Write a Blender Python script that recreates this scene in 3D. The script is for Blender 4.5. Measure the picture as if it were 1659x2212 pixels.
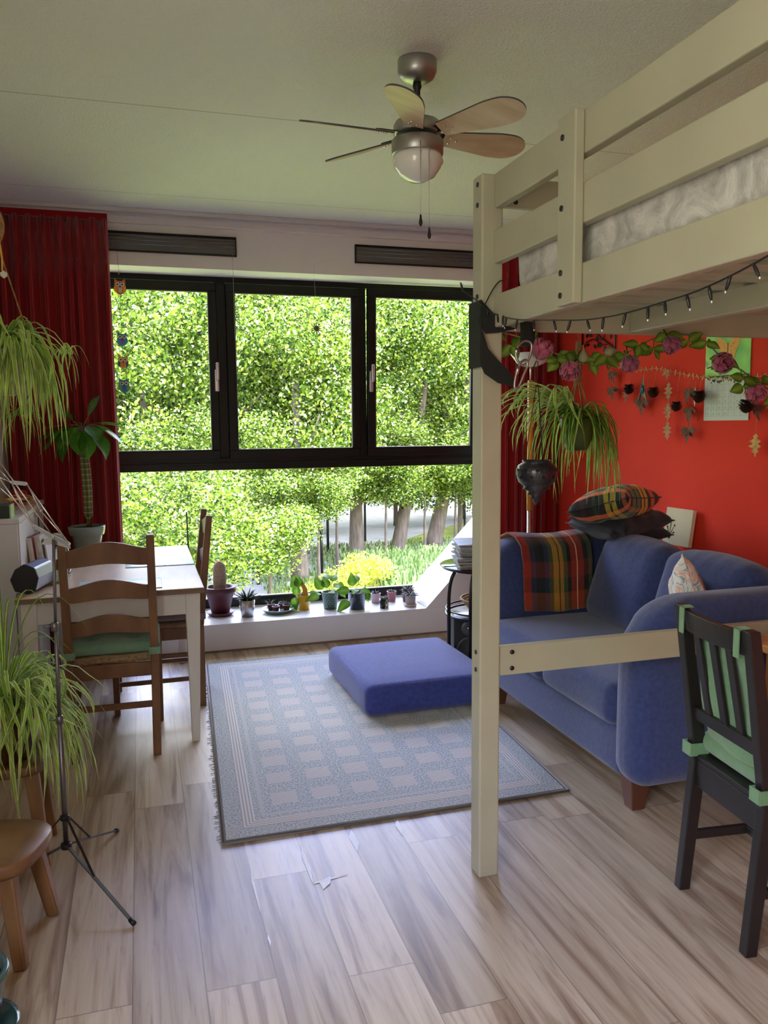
import bpy, math, random
import numpy as np
from mathutils import Vector, Matrix, Euler
random.seed(7)
for o in list(bpy.data.objects): bpy.data.objects.remove(o)
S = bpy.context.scene
COL = S.collection
# ------------------------------------------------------------------ camera
IW, IH, FPX = 1659, 2212, 1744.7
yaw, pit, rol = (math.radians(a) for a in (16.71, 6.195, -0.489))
Fv = Vector((math.sin(yaw)*math.cos(pit), math.cos(yaw)*math.cos(pit), -math.sin(pit)))
R0 = Vector((math.cos(yaw), -math.sin(yaw), 0)); U0 = R0.cross(Fv)
Rv = R0*math.cos(rol)+U0*math.sin(rol); Uv = U0*math.cos(rol)-R0*math.sin(rol)
cd = bpy.data.cameras.new('camera'); cam = bpy.data.objects.new('camera', cd); COL.objects.link(cam)
m = Matrix((Rv, Uv, -Fv)).transposed().to_4x4(); m.translation = Vector((0, 0, 1.48)); cam.matrix_world = m
cd.sensor_fit = 'VERTICAL'; cd.sensor_height = 24; cd.sensor_width = 18; cd.lens = FPX/IH*24
cd.clip_start = .05; cd.clip_end = 400
S.camera = cam
# ------------------------------------------------------------------ world and light
W = bpy.data.worlds.new('sky'); S.world = W; W.use_nodes = True
nt = W.node_tree; nt.nodes.clear()
geo = nt.nodes.new('ShaderNodeTexCoord'); sep = nt.nodes.new('ShaderNodeSeparateXYZ')
nt.links.new(geo.outputs['Generated'], sep.inputs[0])
rp = nt.nodes.new('ShaderNodeValToRGB'); nt.links.new(sep.outputs['Z'], rp.inputs[0])
el = rp.color_ramp.elements
el[0].position = 0.0; el[0].color = (.55, .62, .55, 1)
el[1].position = 1.0; el[1].color = (.75, .84, 1.0, 1)
e = el.new(.05); e.color = (.95, .98, 1.0, 1)
e = el.new(.22); e.color = (.97, .98, .93, 1)
e = el.new(.38); e.color = (.88, .92, 1.0, 1)
e = el.new(.48); e.color = (.30, .42, 1.0, 1)
e = el.new(.60); e.color = (.34, .46, 1.0, 1)
e = el.new(.72); e.color = (.85, .92, 1.0, 1)
mp = nt.nodes.new('ShaderNodeMapRange'); nt.links.new(sep.outputs['Z'], mp.inputs[0])
mp.inputs['From Min'].default_value = .15; mp.inputs['From Max'].default_value = .38
mp.inputs['To Min'].default_value = 1.6; mp.inputs['To Max'].default_value = 12.5
bg = nt.nodes.new('ShaderNodeBackground'); nt.links.new(rp.outputs[0], bg.inputs[0]); nt.links.new(mp.outputs[0], bg.inputs[1])
wo = nt.nodes.new('ShaderNodeOutputWorld'); nt.links.new(bg.outputs[0], wo.inputs[0])
def lamp(name, kind, energy, loc, target, col=(1, 1, 1), **k):
    l = bpy.data.lights.new(name, kind); l.energy = energy; l.color = col
    for a, b in k.items(): setattr(l, a, b)
    o = bpy.data.objects.new(name, l); COL.objects.link(o); o.location = loc
    o.rotation_euler = (Vector(target)-Vector(loc)).to_track_quat('-Z', 'Y').to_euler(); return o
lamp('sun', 'SUN', 3.2, (34, 22, 34), (6, 30, -4), (1, .95, .82), angle=.01)
# added fill light for the near side of the room, out of view
lamp('added_fill_light', 'AREA', 20, (-.772, -.10, 1.55), (2.6, -.10, 1.55), (1.0, .94, .76), shape='RECTANGLE', size=1.7, size_y=1.5)
vs = S.view_settings; vs.view_transform = 'Standard'; vs.look = 'None'; vs.gamma = 1; vs.use_curve_mapping = False; vs.exposure = 0.72
S.cycles.max_bounces = 10; S.cycles.diffuse_bounces = 5; S.cycles.transparent_max_bounces = 16
S.cycles.sample_clamp_indirect = 6
# ------------------------------------------------------------------ materials
def M(name, col, rough=.6, metal=0, var=0, vs_=6, vst=(1, 1, 1), bump=0, bs=60, bst=(1, 1, 1), col2=None, spec=.5, sheen=0, trans=0, coat=0, emis=None, alpha=1):
    m = bpy.data.materials.new(name); m.use_nodes = True; t = m.node_tree; b = t.nodes['Principled BSDF']
    b.inputs['Base Color'].default_value = (*col, 1); b.inputs['Roughness'].default_value = rough
    b.inputs['Metallic'].default_value = metal; b.inputs['Specular IOR Level'].default_value = spec
    b.inputs['Coat Weight'].default_value = coat
    if sheen: b.inputs['Sheen Weight'].default_value = sheen
    if trans: b.inputs['Transmission Weight'].default_value = trans
    if emis: b.inputs['Emission Color'].default_value = (*emis[0], 1); b.inputs['Emission Strength'].default_value = emis[1]
    if var or col2 or bump:
        tc = t.nodes.new('ShaderNodeTexCoord')
    if var or col2:
        mp = t.nodes.new('ShaderNodeMapping'); mp.inputs['Scale'].default_value = vst; t.links.new(tc.outputs['Object'], mp.inputs[0])
        n = t.nodes.new('ShaderNodeTexNoise'); n.inputs['Scale'].default_value = vs_; n.inputs['Detail'].default_value = 5; t.links.new(mp.outputs[0], n.inputs[0])
        r = t.nodes.new('ShaderNodeValToRGB'); t.links.new(n.outputs[0], r.inputs[0])
        r.color_ramp.elements[0].position = .32; r.color_ramp.elements[1].position = .68
        c2 = col2 or tuple(min(1, c*(1+var)) for c in col); c1 = col if col2 else tuple(c*(1-var) for c in col)
        r.color_ramp.elements[0].color = (*c1, 1); r.color_ramp.elements[1].color = (*c2, 1)
        t.links.new(r.outputs[0], b.inputs['Base Color'])
    if bump:
        mp = t.nodes.new('ShaderNodeMapping'); mp.inputs['Scale'].default_value = bst; t.links.new(tc.outputs['Object'], mp.inputs[0])
        n = t.nodes.new('ShaderNodeTexNoise'); n.inputs['Scale'].default_value = bs; n.inputs['Detail'].default_value = 3; t.links.new(mp.outputs[0], n.inputs[0])
        u = t.nodes.new('ShaderNodeBump'); u.inputs['Strength'].default_value = bump; u.inputs['Distance'].default_value = .01
        t.links.new(n.outputs[0], u.inputs['Height']); t.links.new(u.outputs[0], b.inputs['Normal'])
    return m
class NG:
    """little node helper"""
    def __init__(s, name, rough=.5):
        s.m = bpy.data.materials.new(name); s.m.use_nodes = True; s.t = s.m.node_tree; s.b = s.t.nodes['Principled BSDF']
        s.b.inputs['Roughness'].default_value = rough
    def n(s, typ, **k):
        q = s.t.nodes.new('ShaderNode'+typ)
        for a, b in k.items(): setattr(q, a, b)
        return q
    def put(s, v, sock):
        if hasattr(v, 'is_output'): s.t.links.new(v, sock)
        else: sock.default_value = v
    def math(s, op, *a):
        q = s.n('Math', operation=op)
        for i, v in enumerate(a): s.put(v, q.inputs[i])
        return q.outputs[0]
    def mix(s, f, a, b):
        q = s.n('Mix', data_type='RGBA'); s.put(f, q.inputs[0])
        s.put(a if hasattr(a, 'is_output') else (*a, 1), q.inputs[6]); s.put(b if hasattr(b, 'is_output') else (*b, 1), q.inputs[7]); return q.outputs[2]
    def xyz(s, out='Object', uv=False):
        tc = s.n('TexCoord'); sp = s.n('SeparateXYZ'); s.t.links.new(tc.outputs['UV' if uv else out], sp.inputs[0]); return sp.outputs
    def comb(s, x, y, z=0.0):
        q = s.n('CombineXYZ')
        for i, v in enumerate((x, y, z)): s.put(v, q.inputs[i])
        return q.outputs[0]
    def noise(s, vec, scale, detail=4, rough=.5, dist=0):
        q = s.n('TexNoise'); s.put(vec, q.inputs['Vector']); q.inputs['Scale'].default_value = scale; q.inputs['Detail'].default_value = detail
        q.inputs['Roughness'].default_value = rough; q.inputs['Distortion'].default_value = dist; return q.outputs[0]
    def white(s, vec):
        q = s.n('TexWhiteNoise'); s.put(vec, q.inputs[0]); return q.outputs[0]
    def ramp(s, f, stops, const=False):
        q = s.n('ValToRGB'); s.put(f, q.inputs[0]); cr = q.color_ramp
        if const: cr.interpolation = 'CONSTANT'
        while len(cr.elements) > 1: cr.elements.remove(cr.elements[0])
        cr.elements[0].position = stops[0][0]; cr.elements[0].color = (*stops[0][1], 1)
        for p, c in stops[1:]:
            e = cr.elements.new(p); e.color = (*c, 1)
        return q.outputs[0]
    def bump(s, h, strength=.3, dist=.01):
        q = s.n('Bump'); q.inputs['Strength'].default_value = strength; q.inputs['Distance'].default_value = dist; s.put(h, q.inputs['Height'])
        s.t.links.new(q.outputs[0], s.b.inputs['Normal'])
    def col(s, c): s.put(c, s.b.inputs['Base Color']); return s.m
# ------------------------------------------------------------------ mesh building
class MB:
    def __init__(s): s.v = []; s.f = []; s.uv = []; s.sm = []; s.has = False
    def add(s, vs, fs, uvs=None, smooth=False):
        b = len(s.v); s.v += [tuple(v) for v in vs]
        for i, f in enumerate(fs):
            s.f.append([b+k for k in f]); s.sm.append(smooth)
            if uvs is not None: s.uv.append([uvs[k] for k in f]); s.has = True
            else: s.uv.append([(0, 0)]*len(f))
        return s
    def box(s, x0, x1, y0, y1, z0, z1, mat=None):
        vs = [(x, y, z) for x in (x0, x1) for y in (y0, y1) for z in (z0, z1)]
        if mat is not None: vs = [mat @ Vector(v) for v in vs]
        return s.add(vs, [(0, 1, 3, 2), (4, 6, 7, 5), (0, 4, 5, 1), (2, 3, 7, 6), (0, 2, 6, 4), (1, 5, 7, 3)])
    def bar(s, a, b, w, d, up=(0, 0, 1), w2=None, d2=None):
        a, b = Vector(a), Vector(b); t = (b-a).normalized(); up = Vector(up)
        if abs(t.dot(up)) > .98: up = Vector((1, 0, 0))
        x = t.cross(up).normalized(); y = x.cross(t).normalized(); w2 = w2 or w; d2 = d2 or d
        vs = [p+x*sx*ww/2+y*sy*dd/2 for p, ww, dd in ((a, w, d), (b, w2, d2)) for sx, sy in ((-1, -1), (1, -1), (1, 1), (-1, 1))]
        return s.add(vs, [(3, 2, 1, 0), (4, 5, 6, 7), (0, 1, 5, 4), (1, 2, 6, 5), (2, 3, 7, 6), (3, 0, 4, 7)])
    def tube(s, pts, r, n=8, cap=True, closed=False):
        pts = [Vector(p) for p in pts]; N = len(pts); rr = r if isinstance(r, (list, tuple)) else [r]*N
        vs = []; prev = None
        for i, p in enumerate(pts):
            if closed: t = pts[(i+1) % N]-pts[i-1]
            else: t = pts[min(i+1, N-1)]-pts[max(i-1, 0)]
            t = t.normalized() if t.length > 1e-9 else Vector((0, 0, 1))
            if prev is None:
                u = Vector((0, 0, 1)) if abs(t.z) < .9 else Vector((1, 0, 0)); x = t.cross(u).normalized()
            else:
                x = prev-t*prev.dot(t); x = x.normalized() if x.length > 1e-6 else t.orthogonal().normalized()
            prev = x; y = t.cross(x)
            vs += [p+(x*math.cos(2*math.pi*k/n)+y*math.sin(2*math.pi*k/n))*rr[i] for k in range(n)]
        fs = [(i*n+k, i*n+(k+1) % n, (i+1)*n+(k+1) % n, (i+1)*n+k) for i in range(N-1) for k in range(n)]
        if closed: fs += [((N-1)*n+k, (N-1)*n+(k+1) % n, (k+1) % n, k) for k in range(n)]
        elif cap: fs += [tuple(range(n-1, -1, -1)), tuple((N-1)*n+k for k in range(n))]
        return s.add(vs, fs, smooth=True)
    def lathe(s, prof, n=28, c=(0, 0, 0), ax='z', smooth=True, fn=None):
        vs = []
        for r, z in prof:
            for k in range(n):
                a = 2*math.pi*k/n; q = (r*math.cos(a), r*math.sin(a), z)
                if ax == 'x': q = (z, q[0], q[1])
                if ax == 'y': q = (q[0], z, q[1])
                if fn: q = fn(*q)
                vs.append((q[0]+c[0], q[1]+c[1], q[2]+c[2]))
        P = len(prof); fs = [(i*n+k, i*n+(k+1) % n, (i+1)*n+(k+1) % n, (i+1)*n+k) for i in range(P-1) for k in range(n)]
        if prof[0][0] > 1e-6: fs.append(tuple(range(n-1, -1, -1)))
        if prof[-1][0] > 1e-6: fs.append(tuple((P-1)*n+k for k in range(n)))
        return s.add(vs, fs, smooth=smooth)
    def grid(s, fn, nu, nv, smooth=True, wrap=False):
        vs = []; uv = []
        for j in range(nv+1):
            for i in range(nu+1):
                u, v = i/nu, j/nv; vs.append(fn(u, v)); uv.append((u, v))
        k = nu+1
        return s.add(vs, [(j*k+i, j*k+i+1, (j+1)*k+i+1, (j+1)*k+i) for j in range(nv) for i in range(nu)], uv, smooth)
    def rbox(s, sx, sy, sz, r, c=(0, 0, 0), rot=None, k=4, mseg=6, fn=None):
        H = (sx/2, sy/2, sz/2); r = min(r, *H)
        def co(h):
            a = [-h+r*(1-math.cos(math.pi/2*i/k)) for i in range(k)]
            return a+[-(h-r)+2*(h-r)*i/mseg for i in range(mseg+1)]+[-q for q in reversed(a)]
        C = [co(h) for h in H]; idx = {}; vs = []; fs = []; uv = []
        def vert(p):
            key = tuple(round(q, 6) for q in p)
            if key in idx: return idx[key]
            inn = Vector([max(-(H[i]-r), min(H[i]-r, p[i])) for i in range(3)]); d = Vector(p)-inn
            q = inn+d.normalized()*r if d.length > 1e-9 else Vector(p)
            uv.append((p[0]/sx+.5, p[1]/sy+.5))
            if fn: q = Vector(fn(q.x, q.y, q.z))
            if rot is not None: q = rot @ q
            idx[key] = len(vs); vs.append(q+Vector(c)); return idx[key]
        for ax in range(3):
            a, b = [i for i in range(3) if i != ax]
            for sg in (-1, 1):
                for i in range(len(C[a])-1):
                    for j in range(len(C[b])-1):
                        q = []
                        for di, dj in ((0, 0), (1, 0), (1, 1), (0, 1)):
                            p = [0, 0, 0]; p[ax] = sg*H[ax]; p[a] = C[a][i+di]; p[b] = C[b][j+dj]; q.append(vert(p))
                        if (sg > 0) != (ax != 1): q.reverse()
                        if len(set(q)) >= 3: fs.append(tuple(q))
        return s.add(vs, fs, uv, True)
    def poly(s, pts, thick=0, nrm=None):
        """flat polygon extruded along nrm"""
        pts = [Vector(p) for p in pts]; n = len(pts)
        if not thick: return s.add(pts, [tuple(range(n))])
        nv = Vector(nrm).normalized()*thick
        return s.add(pts+[p+nv for p in pts], [tuple(range(n-1, -1, -1)), tuple(range(n, 2*n))]+[(i, (i+1) % n, n+(i+1) % n, n+i) for i in range(n)])
    def blade(s, pts, w, up=None, fold=.25):
        """narrow arching leaf along pts"""
        pts = [Vector(p) for p in pts]; N = len(pts); vs = []; uv = []
        for i, p in enumerate(pts):
            t = (pts[min(i+1, N-1)]-pts[max(i-1, 0)]).normalized()
            x = t.cross(Vector(up) if up else Vector((0, 0, 1)))
            x = x.normalized() if x.length > 1e-3 else t.orthogonal().normalized()
            y = x.cross(t); f = i/(N-1); ww = w*(min(1, .45+f*2.2))*(1-f**2.4)**.8+.0004
            vs += [p-x*ww/2+y*ww*fold, p, p+x*ww/2+y*ww*fold]; uv += [(0, f), (.5, f), (1, f)]
        fs = [(3*i+k, 3*i+k+1, 3*i+k+4, 3*i+k+3) for i in range(N-1) for k in (0, 1)]
        return s.add(vs, fs, uv, True)
    def leaf(s, a, d, nrm, L, Wd, curl=.15, fold=.12, n=6, p=.8, lobes=0):
        a, d, nrm = Vector(a), Vector(d).normalized(), Vector(nrm); x = d.cross(nrm)
        x = x.normalized() if x.length > 1e-4 else d.orthogonal().normalized(); y = x.cross(d).normalized()
        vs = []; uv = []
        for i in range(n+1):
            f = i/n; w = Wd/2*(math.sin(math.pi*f**p)+.02)
            if lobes: w *= 1+.35*math.cos(lobes*2*math.pi*f)
            c = a+d*L*f-y*curl*L*f*f
            vs += [c-x*w+y*fold*w*2, c, c+x*w+y*fold*w*2]; uv += [(0, f), (.5, f), (1, f)]
        return s.add(vs, [(3*i+k, 3*i+k+1, 3*i+k+4, 3*i+k+3) for i in range(n) for k in (0, 1)], uv, True)
    def build(s, name, mat, parent=None, loc=None, rz=0, bevel=0, solid=0, sub=0, seg=2):
        me = bpy.data.meshes.new(name); me.from_pydata(s.v, [], s.f); me.update()
        me.polygons.foreach_set('use_smooth', s.sm)
        if s.has:
            l = me.uv_layers.new(name='UVMap'); fl = [c for f in s.uv for q in f for c in q]; l.data.foreach_set('uv', fl)
        ms = mat if isinstance(mat, (list, tuple)) else [mat]
        for q in ms: me.materials.append(q)
        o = bpy.data.objects.new(name, me); COL.objects.link(o)
        if parent is not None: o.parent = parent
        if loc: o.location = loc
        o.rotation_euler.z = rz
        if solid:
            md = o.modifiers.new('thickness', 'SOLIDIFY'); md.thickness = solid; md.offset = 0
        if bevel:
            md = o.modifiers.new('edge', 'BEVEL'); md.width = bevel; md.segments = seg; md.limit_method = 'ANGLE'; md.angle_limit = .6
        if sub:
            md = o.modifiers.new('smooth', 'SUBSURF'); md.levels = sub; md.render_levels = sub
        return o
def tag(o, label, cat=None, group=None, kind=None):
    if label: o['label'] = label
    if cat: o['category'] = cat
    if group: o['group'] = group
    if kind: o['kind'] = kind
    return o
def thing(name, label, cat, loc=(0, 0, 0), rz=0, group=None):
    o = bpy.data.objects.new(name, None); COL.objects.link(o); o.location = loc; o.rotation_euler.z = rz; o.empty_display_size = .05
    return tag(o, label, cat, group)
def struct(o): o['kind'] = 'structure'; return o
def dup(o, parent=None, **k):
    c = o.copy(); COL.objects.link(c)
    if parent is not None: c.parent = parent
    for ch in list(o.children): dup(ch, c)
    for a, b in k.items():
        if a in ('label', 'group'): c[a] = b
        else: setattr(c, a, b)
    return c
def box(name, mat, x0, x1, y0, y1, z0, z1, parent=None, bevel=0):
    return MB().box(x0, x1, y0, y1, z0, z1).build(name, mat, parent, bevel=bevel)
def rz3(a): return Matrix.Rotation(a, 3, 'Z')
def Eu(x, y, z): return Euler((math.radians(x), math.radians(y), math.radians(z))).to_matrix()
def bez(a, b, c, n=8):
    a, b, c = Vector(a), Vector(b), Vector(c); return [a*(1-t)**2+b*2*t*(1-t)+c*t*t for t in (i/n for i in range(n+1))]
def smooth_path(P, n=6):
    P = [Vector(p) for p in P]; out = []
    for i in range(len(P)-1):
        p0, p1, p2, p3 = P[max(i-1, 0)], P[i], P[i+1], P[min(i+2, len(P)-1)]
        for k in range(n):
            t = k/n; out.append(.5*((2*p1)+(p2-p0)*t+(2*p0-5*p1+4*p2-p3)*t*t+(3*p1-p0-3*p2+p3)*t**3))
    out.append(P[-1]); return out
U = random.uniform
ORD = 'first second third fourth fifth sixth seventh eighth ninth tenth eleventh twelfth thirteenth fourteenth fifteenth'.split()
# ------------------------------------------------------------------ room materials
def floor_mat():
    g = NG('wood_plank_floor', .34); x, y, z = g.xyz()[:3]
    row = g.math('FLOOR', g.math('DIVIDE', g.math('ADD', x, .075), .186)); fx = g.math('FRACT', g.math('DIVIDE', g.math('ADD', x, .075), .186))
    off = g.math('MULTIPLY', g.white(g.comb(row, 3.3)), 1.3)
    yy = g.math('DIVIDE', g.math('ADD', y, off), 1.28); iy = g.math('FLOOR', yy); fy = g.math('FRACT', yy)
    rnd = g.white(g.comb(row, iy)); rnd2 = g.white(g.comb(row, iy, 5.0))
    vx = g.math('ADD', x, g.math('MULTIPLY', rnd, 13.0)); vy = g.math('ADD', y, g.math('MULTIPLY', rnd2, 17.0))
    big = g.noise(g.comb(g.math('MULTIPLY', vx, 9.0), g.math('MULTIPLY', vy, .55)), 1.5, 6, .6, 1.1)
    fine = g.noise(g.comb(g.math('MULTIPLY', vx, 42.0), g.math('MULTIPLY', vy, 2.4)), 1.6, 5, .6, .8)
    c1 = g.ramp(big, [(.28, (.20, .125, .072)), (.40, (.34, .245, .158)), (.50, (.48, .385, .27)), (.68, (.58, .485, .355))])
    c2 = g.ramp(fine, [(.28, (.60, .54, .49)), (.42, (.93, .91, .88)), (.7, (1.08, 1.06, 1.04))])
    q = g.n('Mix', data_type='RGBA', blend_type='MULTIPLY'); q.inputs[0].default_value = .8; g.put(c1, q.inputs[6]); g.put(c2, q.inputs[7])
    q2 = g.n('Mix', data_type='RGBA', blend_type='MULTIPLY'); q2.inputs[0].default_value = 1; g.put(q.outputs[2], q2.inputs[6])
    g.put(g.ramp(rnd2, [(0, (.78, .76, .74)), (1, (1.12, 1.12, 1.12))]), q2.inputs[7])
    ex = g.math('MINIMUM', fx, g.math('SUBTRACT', 1.0, fx)); ey = g.math('MINIMUM', fy, g.math('SUBTRACT', 1.0, fy))
    seam = g.math('MAXIMUM', g.math('LESS_THAN', ex, .009), g.math('LESS_THAN', ey, .0013))
    c = g.mix(g.math('MULTIPLY', seam, .6), q2.outputs[2], (.09, .065, .05))
    g.bump(g.math('SUBTRACT', g.math('MULTIPLY', fine, .25), seam), .25, .002)
    g.put(g.math('ADD', .30, g.math('MULTIPLY', fine, .16)), g.b.inputs['Roughness'])
    return g.col(c)
def plaster(name, col, bump=.5, scale=170, rough=.85):
    return M(name, col, rough, bump=bump, bs=scale, var=.025, vs_=3, spec=.25)
m_floor = floor_mat()
def ceil_mat():
    g = NG('textured_ceiling', .9); x, y, z = g.xyz()[:3]
    n = g.noise(g.comb(x, y, z), 95, 3, .6); n2 = g.noise(g.comb(x, y, z), 260, 2, .6)
    seam = g.math('ADD', g.math('LESS_THAN', g.math('ABSOLUTE', g.math('SUBTRACT', y, 3.50)), .005), g.math('LESS_THAN', g.math('ABSOLUTE', g.math('SUBTRACT', y, 4.78)), .004))
    c = g.mix(g.math('MULTIPLY', seam, .6), g.mix(n2, (.64, .63, .58), (.80, .79, .74)), (.33, .32, .29))
    g.bump(g.math('ADD', n, g.math('MULTIPLY', n2, .5)), .9, .008); return g.col(c)
m_ceil = ceil_mat()
m_white = plaster('white_wall_plaster', (.78, .77, .74), .15)
m_sill = M('white_painted_board', (.80, .79, .80), .35, var=.02)
m_red = M('red_wall_paint', (.76, .052, .030), .8, bump=.12, bs=160, spec=.12)
m_black = M('black_window_frame', (.006, .007, .006), .38, spec=.3)
m_bed = M('cream_grey_painted_wood', (.385, .365, .255), .42, var=.05, vs_=3, vst=(2, 2, 2))
m_bolt = M('black_bolt', (.01, .01, .01), .4)
def glass_mat(name='window_glass', a=.93):
    m = bpy.data.materials.new(name); m.use_nodes = True; t = m.node_tree; t.nodes.clear()
    tr = t.nodes.new('ShaderNodeBsdfTransparent'); tr.inputs[0].default_value = (a, a, a, 1)
    gl = t.nodes.new('ShaderNodeBsdfGlossy'); gl.inputs['Roughness'].default_value = .02
    fr = t.nodes.new('ShaderNodeFresnel'); fr.inputs[0].default_value = 1.25
    mx = t.nodes.new('ShaderNodeMixShader'); o = t.nodes.new('ShaderNodeOutputMaterial')
    t.links.new(fr.outputs[0], mx.inputs[0]); t.links.new(tr.outputs[0], mx.inputs[1]); t.links.new(gl.outputs[0], mx.inputs[2]); t.links.new(mx.outputs[0], o.inputs[0]); return m
m_glass = glass_mat()
def cloth(name, col, rough=.9, var=.12, bump=.35, scale=500, sheen=.25, vs_=40):
    return M(name, col, rough, var=var, vs_=vs_, bump=bump, bs=scale, sheen=sheen, spec=.2)
# ------------------------------------------------------------------ room shell
XL, XR, YW, YB, ZC = -.765, 2.88, 5.28, -2.5, 2.75
struct(box('floor', m_floor, XL-.1, XR+.1, YB-.1, 5.285, -.08, 0))
struct(box('ceiling', m_ceil, XL-.1, XR+.1, YB-.1, YW+.55, ZC, ZC+.12))
wl = MB(); wl.box(XL-.1, XL, YB, -1.0, 0, ZC); wl.box(XL-.1, XL, 0.8, YW, 0, ZC); wl.box(XL-.1, XL, -1.0, 0.8, 0, .75); wl.box(XL-.1, XL, -1.0, 0.8, 2.35, ZC)
struct(wl.build('wall_left', m_white))
struct(box('wall_right', m_red, XR, XR+.1, YB, YW, 0, ZC))
struct(box('wall_back', m_white, XL, XR, YB-.1, YB, 0, ZC))
fb = MB()
for a in ((-1.0, .8, .75, .81), (-1.0, .8, 2.29, 2.35), (-1.0, -.94, .81, 2.29), (.74, .8, .81, 2.29), (-.13, -.07, .81, 2.29)): fb.box(XL-.09, XL-.03, *a)
struct(fb.build('added_window_frame', m_white))  # added unseen window, framing the fill light's opening in the left wall
# window wall: lintel with sloping soffit, side jambs
wf = MB()
wf.box(XL, XR, YW, 5.85, 2.50, ZC)
wf.add([(XL, YW, 2.455), (XR, YW, 2.455), (XR, 5.85, 2.50), (XL, 5.85, 2.50), (XL, YW, 2.50), (XR, YW, 2.50)], [(0, 1, 2, 3), (0, 4, 5, 1), (0, 3, 4), (1, 5, 2)])
wf.box(XL, -.56, YW, 5.85, 0, 2.5); wf.box(2.52, XR, YW, 5.85, 0, 2.5); wf.box(-.56, 2.52, 5.72, 5.86, -.3, .19)
struct(wf.build('wall_front', m_white))
struct(box('trim_1', m_sill, -.56, 2.52, YW-.005, 5.76, 0, .186, bevel=.003))
cw = MB(); cw.poly([(1.888, YW-.006, .187), (2.52, YW-.006, .187), (2.52, YW-.006, .84)], .48, (0, 1, 0))
struct(cw.build('trim_2', m_sill))
struct(box('trim_3', M('sill_base_dark_line', (.22, .17, .13), .6), -.56, 2.52, YW-.012, YW-.005, 0, .012))  # thin dark brown strip along the foot of the sill
struct(box('baseboard_right', m_white, XR-.014, XR, YB, YW, 0, .07)); struct(box('baseboard_left', m_white, XL, XL+.014, YB, YW, 0, .07))
# window ------------------------------------------------------------
win = bpy.data.objects.new('window_1', None); COL.objects.link(win); win.location = (0, 5.78, 0); struct(win)
def wpart(name, rects, y0=-.03, y1=.05, mat=m_black, bev=.004, par=win):
    b = MB()
    for x0, x1, z0, z1 in rects: b.box(x0, x1, y0, y1, z0, z1)
    return b.build(name, mat, par, bevel=bev)
wpart('outer_frame', [(-.6, 2.54, 2.455, 2.53), (-.6, -.52, .2, 2.455), (2.47, 2.54, .2, 2.455), (-.52, 2.47, .186, .245)])
wpart('transom', [(-.52, 2.47, 1.17, 1.255)], -.045, .06); wpart('transom_ledge', [(-.52, 2.47, 1.205, 1.225)], -.06, -.03)
wpart('mullion', [(.535, .60, 1.255, 2.455)]); wpart('mullion', [(1.545, 1.60, 1.255, 2.455)])
def sash(x0, x1, z0=1.250, z1=2.45, w=.058, wl=None, wr=None, tilt=0, handle=None, y=-.02):
    s = bpy.data.objects.new('sash', None); COL.objects.link(s); s.parent = win; s.location = (0, y-.03, z0)
    wl = wl or w; wr = wr or w; h = z1-z0
    wpart('sash_frame', [(x0, x1, 0, w), (x0, x1, h-w, h), (x0, x0+wl, w, h-w), (x1-wr, x1, w, h-w)], -.0, .05, par=s)
    wpart('glazing_bead', [(x0+wl, x1-wr, w, w+.008), (x0+wl, x1-wr, h-w-.008, h-w), (x0+wl, x0+wl+.008, w, h-w), (x1-wr-.008, x1-wr, w, h-w)], .006, .03, M('bead_grey', (.05, .05, .055), .3), .001, s)
    wpart('pane', [(x0+wl, x1-wr, w, h-w)], .022, .026, m_glass, 0, s)
    if handle is not None:
        b = MB(); b.rbox(.03, .012, .15, .006, (handle, -.007, .58-.04), k=3, mseg=2); b.rbox(.024, .018, .125, .009, (handle+.004, -.034, .60), k=3, mseg=2); b.tube([(handle, 0, .545), (handle, -.035, .545)], .009)
        b.build('window_handle', m_metal, s)
    s.rotation_euler.x = math.radians(tilt); return s
m_metal = M('brushed_aluminium', (.62, .62, .63), .32, 1)
m_gmetal = M('satin_grey_metal', (.38, .375, .35), .38, .9)
m_chrome = M('chrome_steel', (.7, .7, .71), .18, 1)
m_dark = M('matte_black_metal', (.015, .015, .016), .4, .3)
sash(-.52, .535, wr=.05, handle=.525); sash(.60, 1.545, wl=.056, wr=.05); sash(1.60, 2.47, wl=.055, tilt=1.6, handle=1.622, y=-.035)
wpart('lower_pane', [(-.52, 2.47, .24, 1.17)], .0, .006, m_glass, 0)
wpart('lower_bead', [(-.52, 2.47, .24, .256)], -.02, .02, M('bead_grey_low', (.05, .05, .055), .3), .001)
struct(box('trim_4', M('outer_zinc_ledge', (.30, .31, .31), .45), -.6, 2.6, 5.86, 6.3, -.02, .04))
# vents
def grille(x0, x1, label):
    t = thing('ventilation_grille', label, 'vent', (x0, YW, 2.535)); w = x1-x0; h = .118
    b = MB(); b.box(0, w, -.02, .0, 0, .008); b.box(0, w, -.02, .0, h-.010, h); b.box(0, .008, -.02, 0, 0, h); b.box(w-.008, w, -.02, 0, 0, h); b.build('frame', m_black, t, bevel=.001)
    box('backing', M('vent_recess', (.03, .03, .03), .7), .005, w-.005, -.004, -.001, .004, h-.004, t)
    b = MB()
    for k, (z, hh, y) in enumerate(((.010, .034, -.014), (.047, .020, -.012), (.070, .018, -.010), (.091, .014, -.008))): b.box(.008, w-.008, y, y+.008, z, z+hh)
    b.build('louvre', M('vent_louvre_grey', (.115, .115, .11), .5), t)
    b = MB()
    for k in range(3): b.tube([(.008, -.017, (.045, .069, .090)[k]), (w-.008, -.017, (.045, .069, .090)[k])], .0012, 5)
    b.build('trim_wire', m_metal, t); return t
grille(-.34, .628, 'long black ventilation grille above the left window sash, beside the red curtain')
grille(1.398, 2.42, 'long black ventilation grille above the right window sash, running behind the bed post')
t = thing('curtain_rail', 'double white aluminium curtain rail running along the ceiling above the window', 'curtain rail', (XL, 5.15, ZC))
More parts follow.
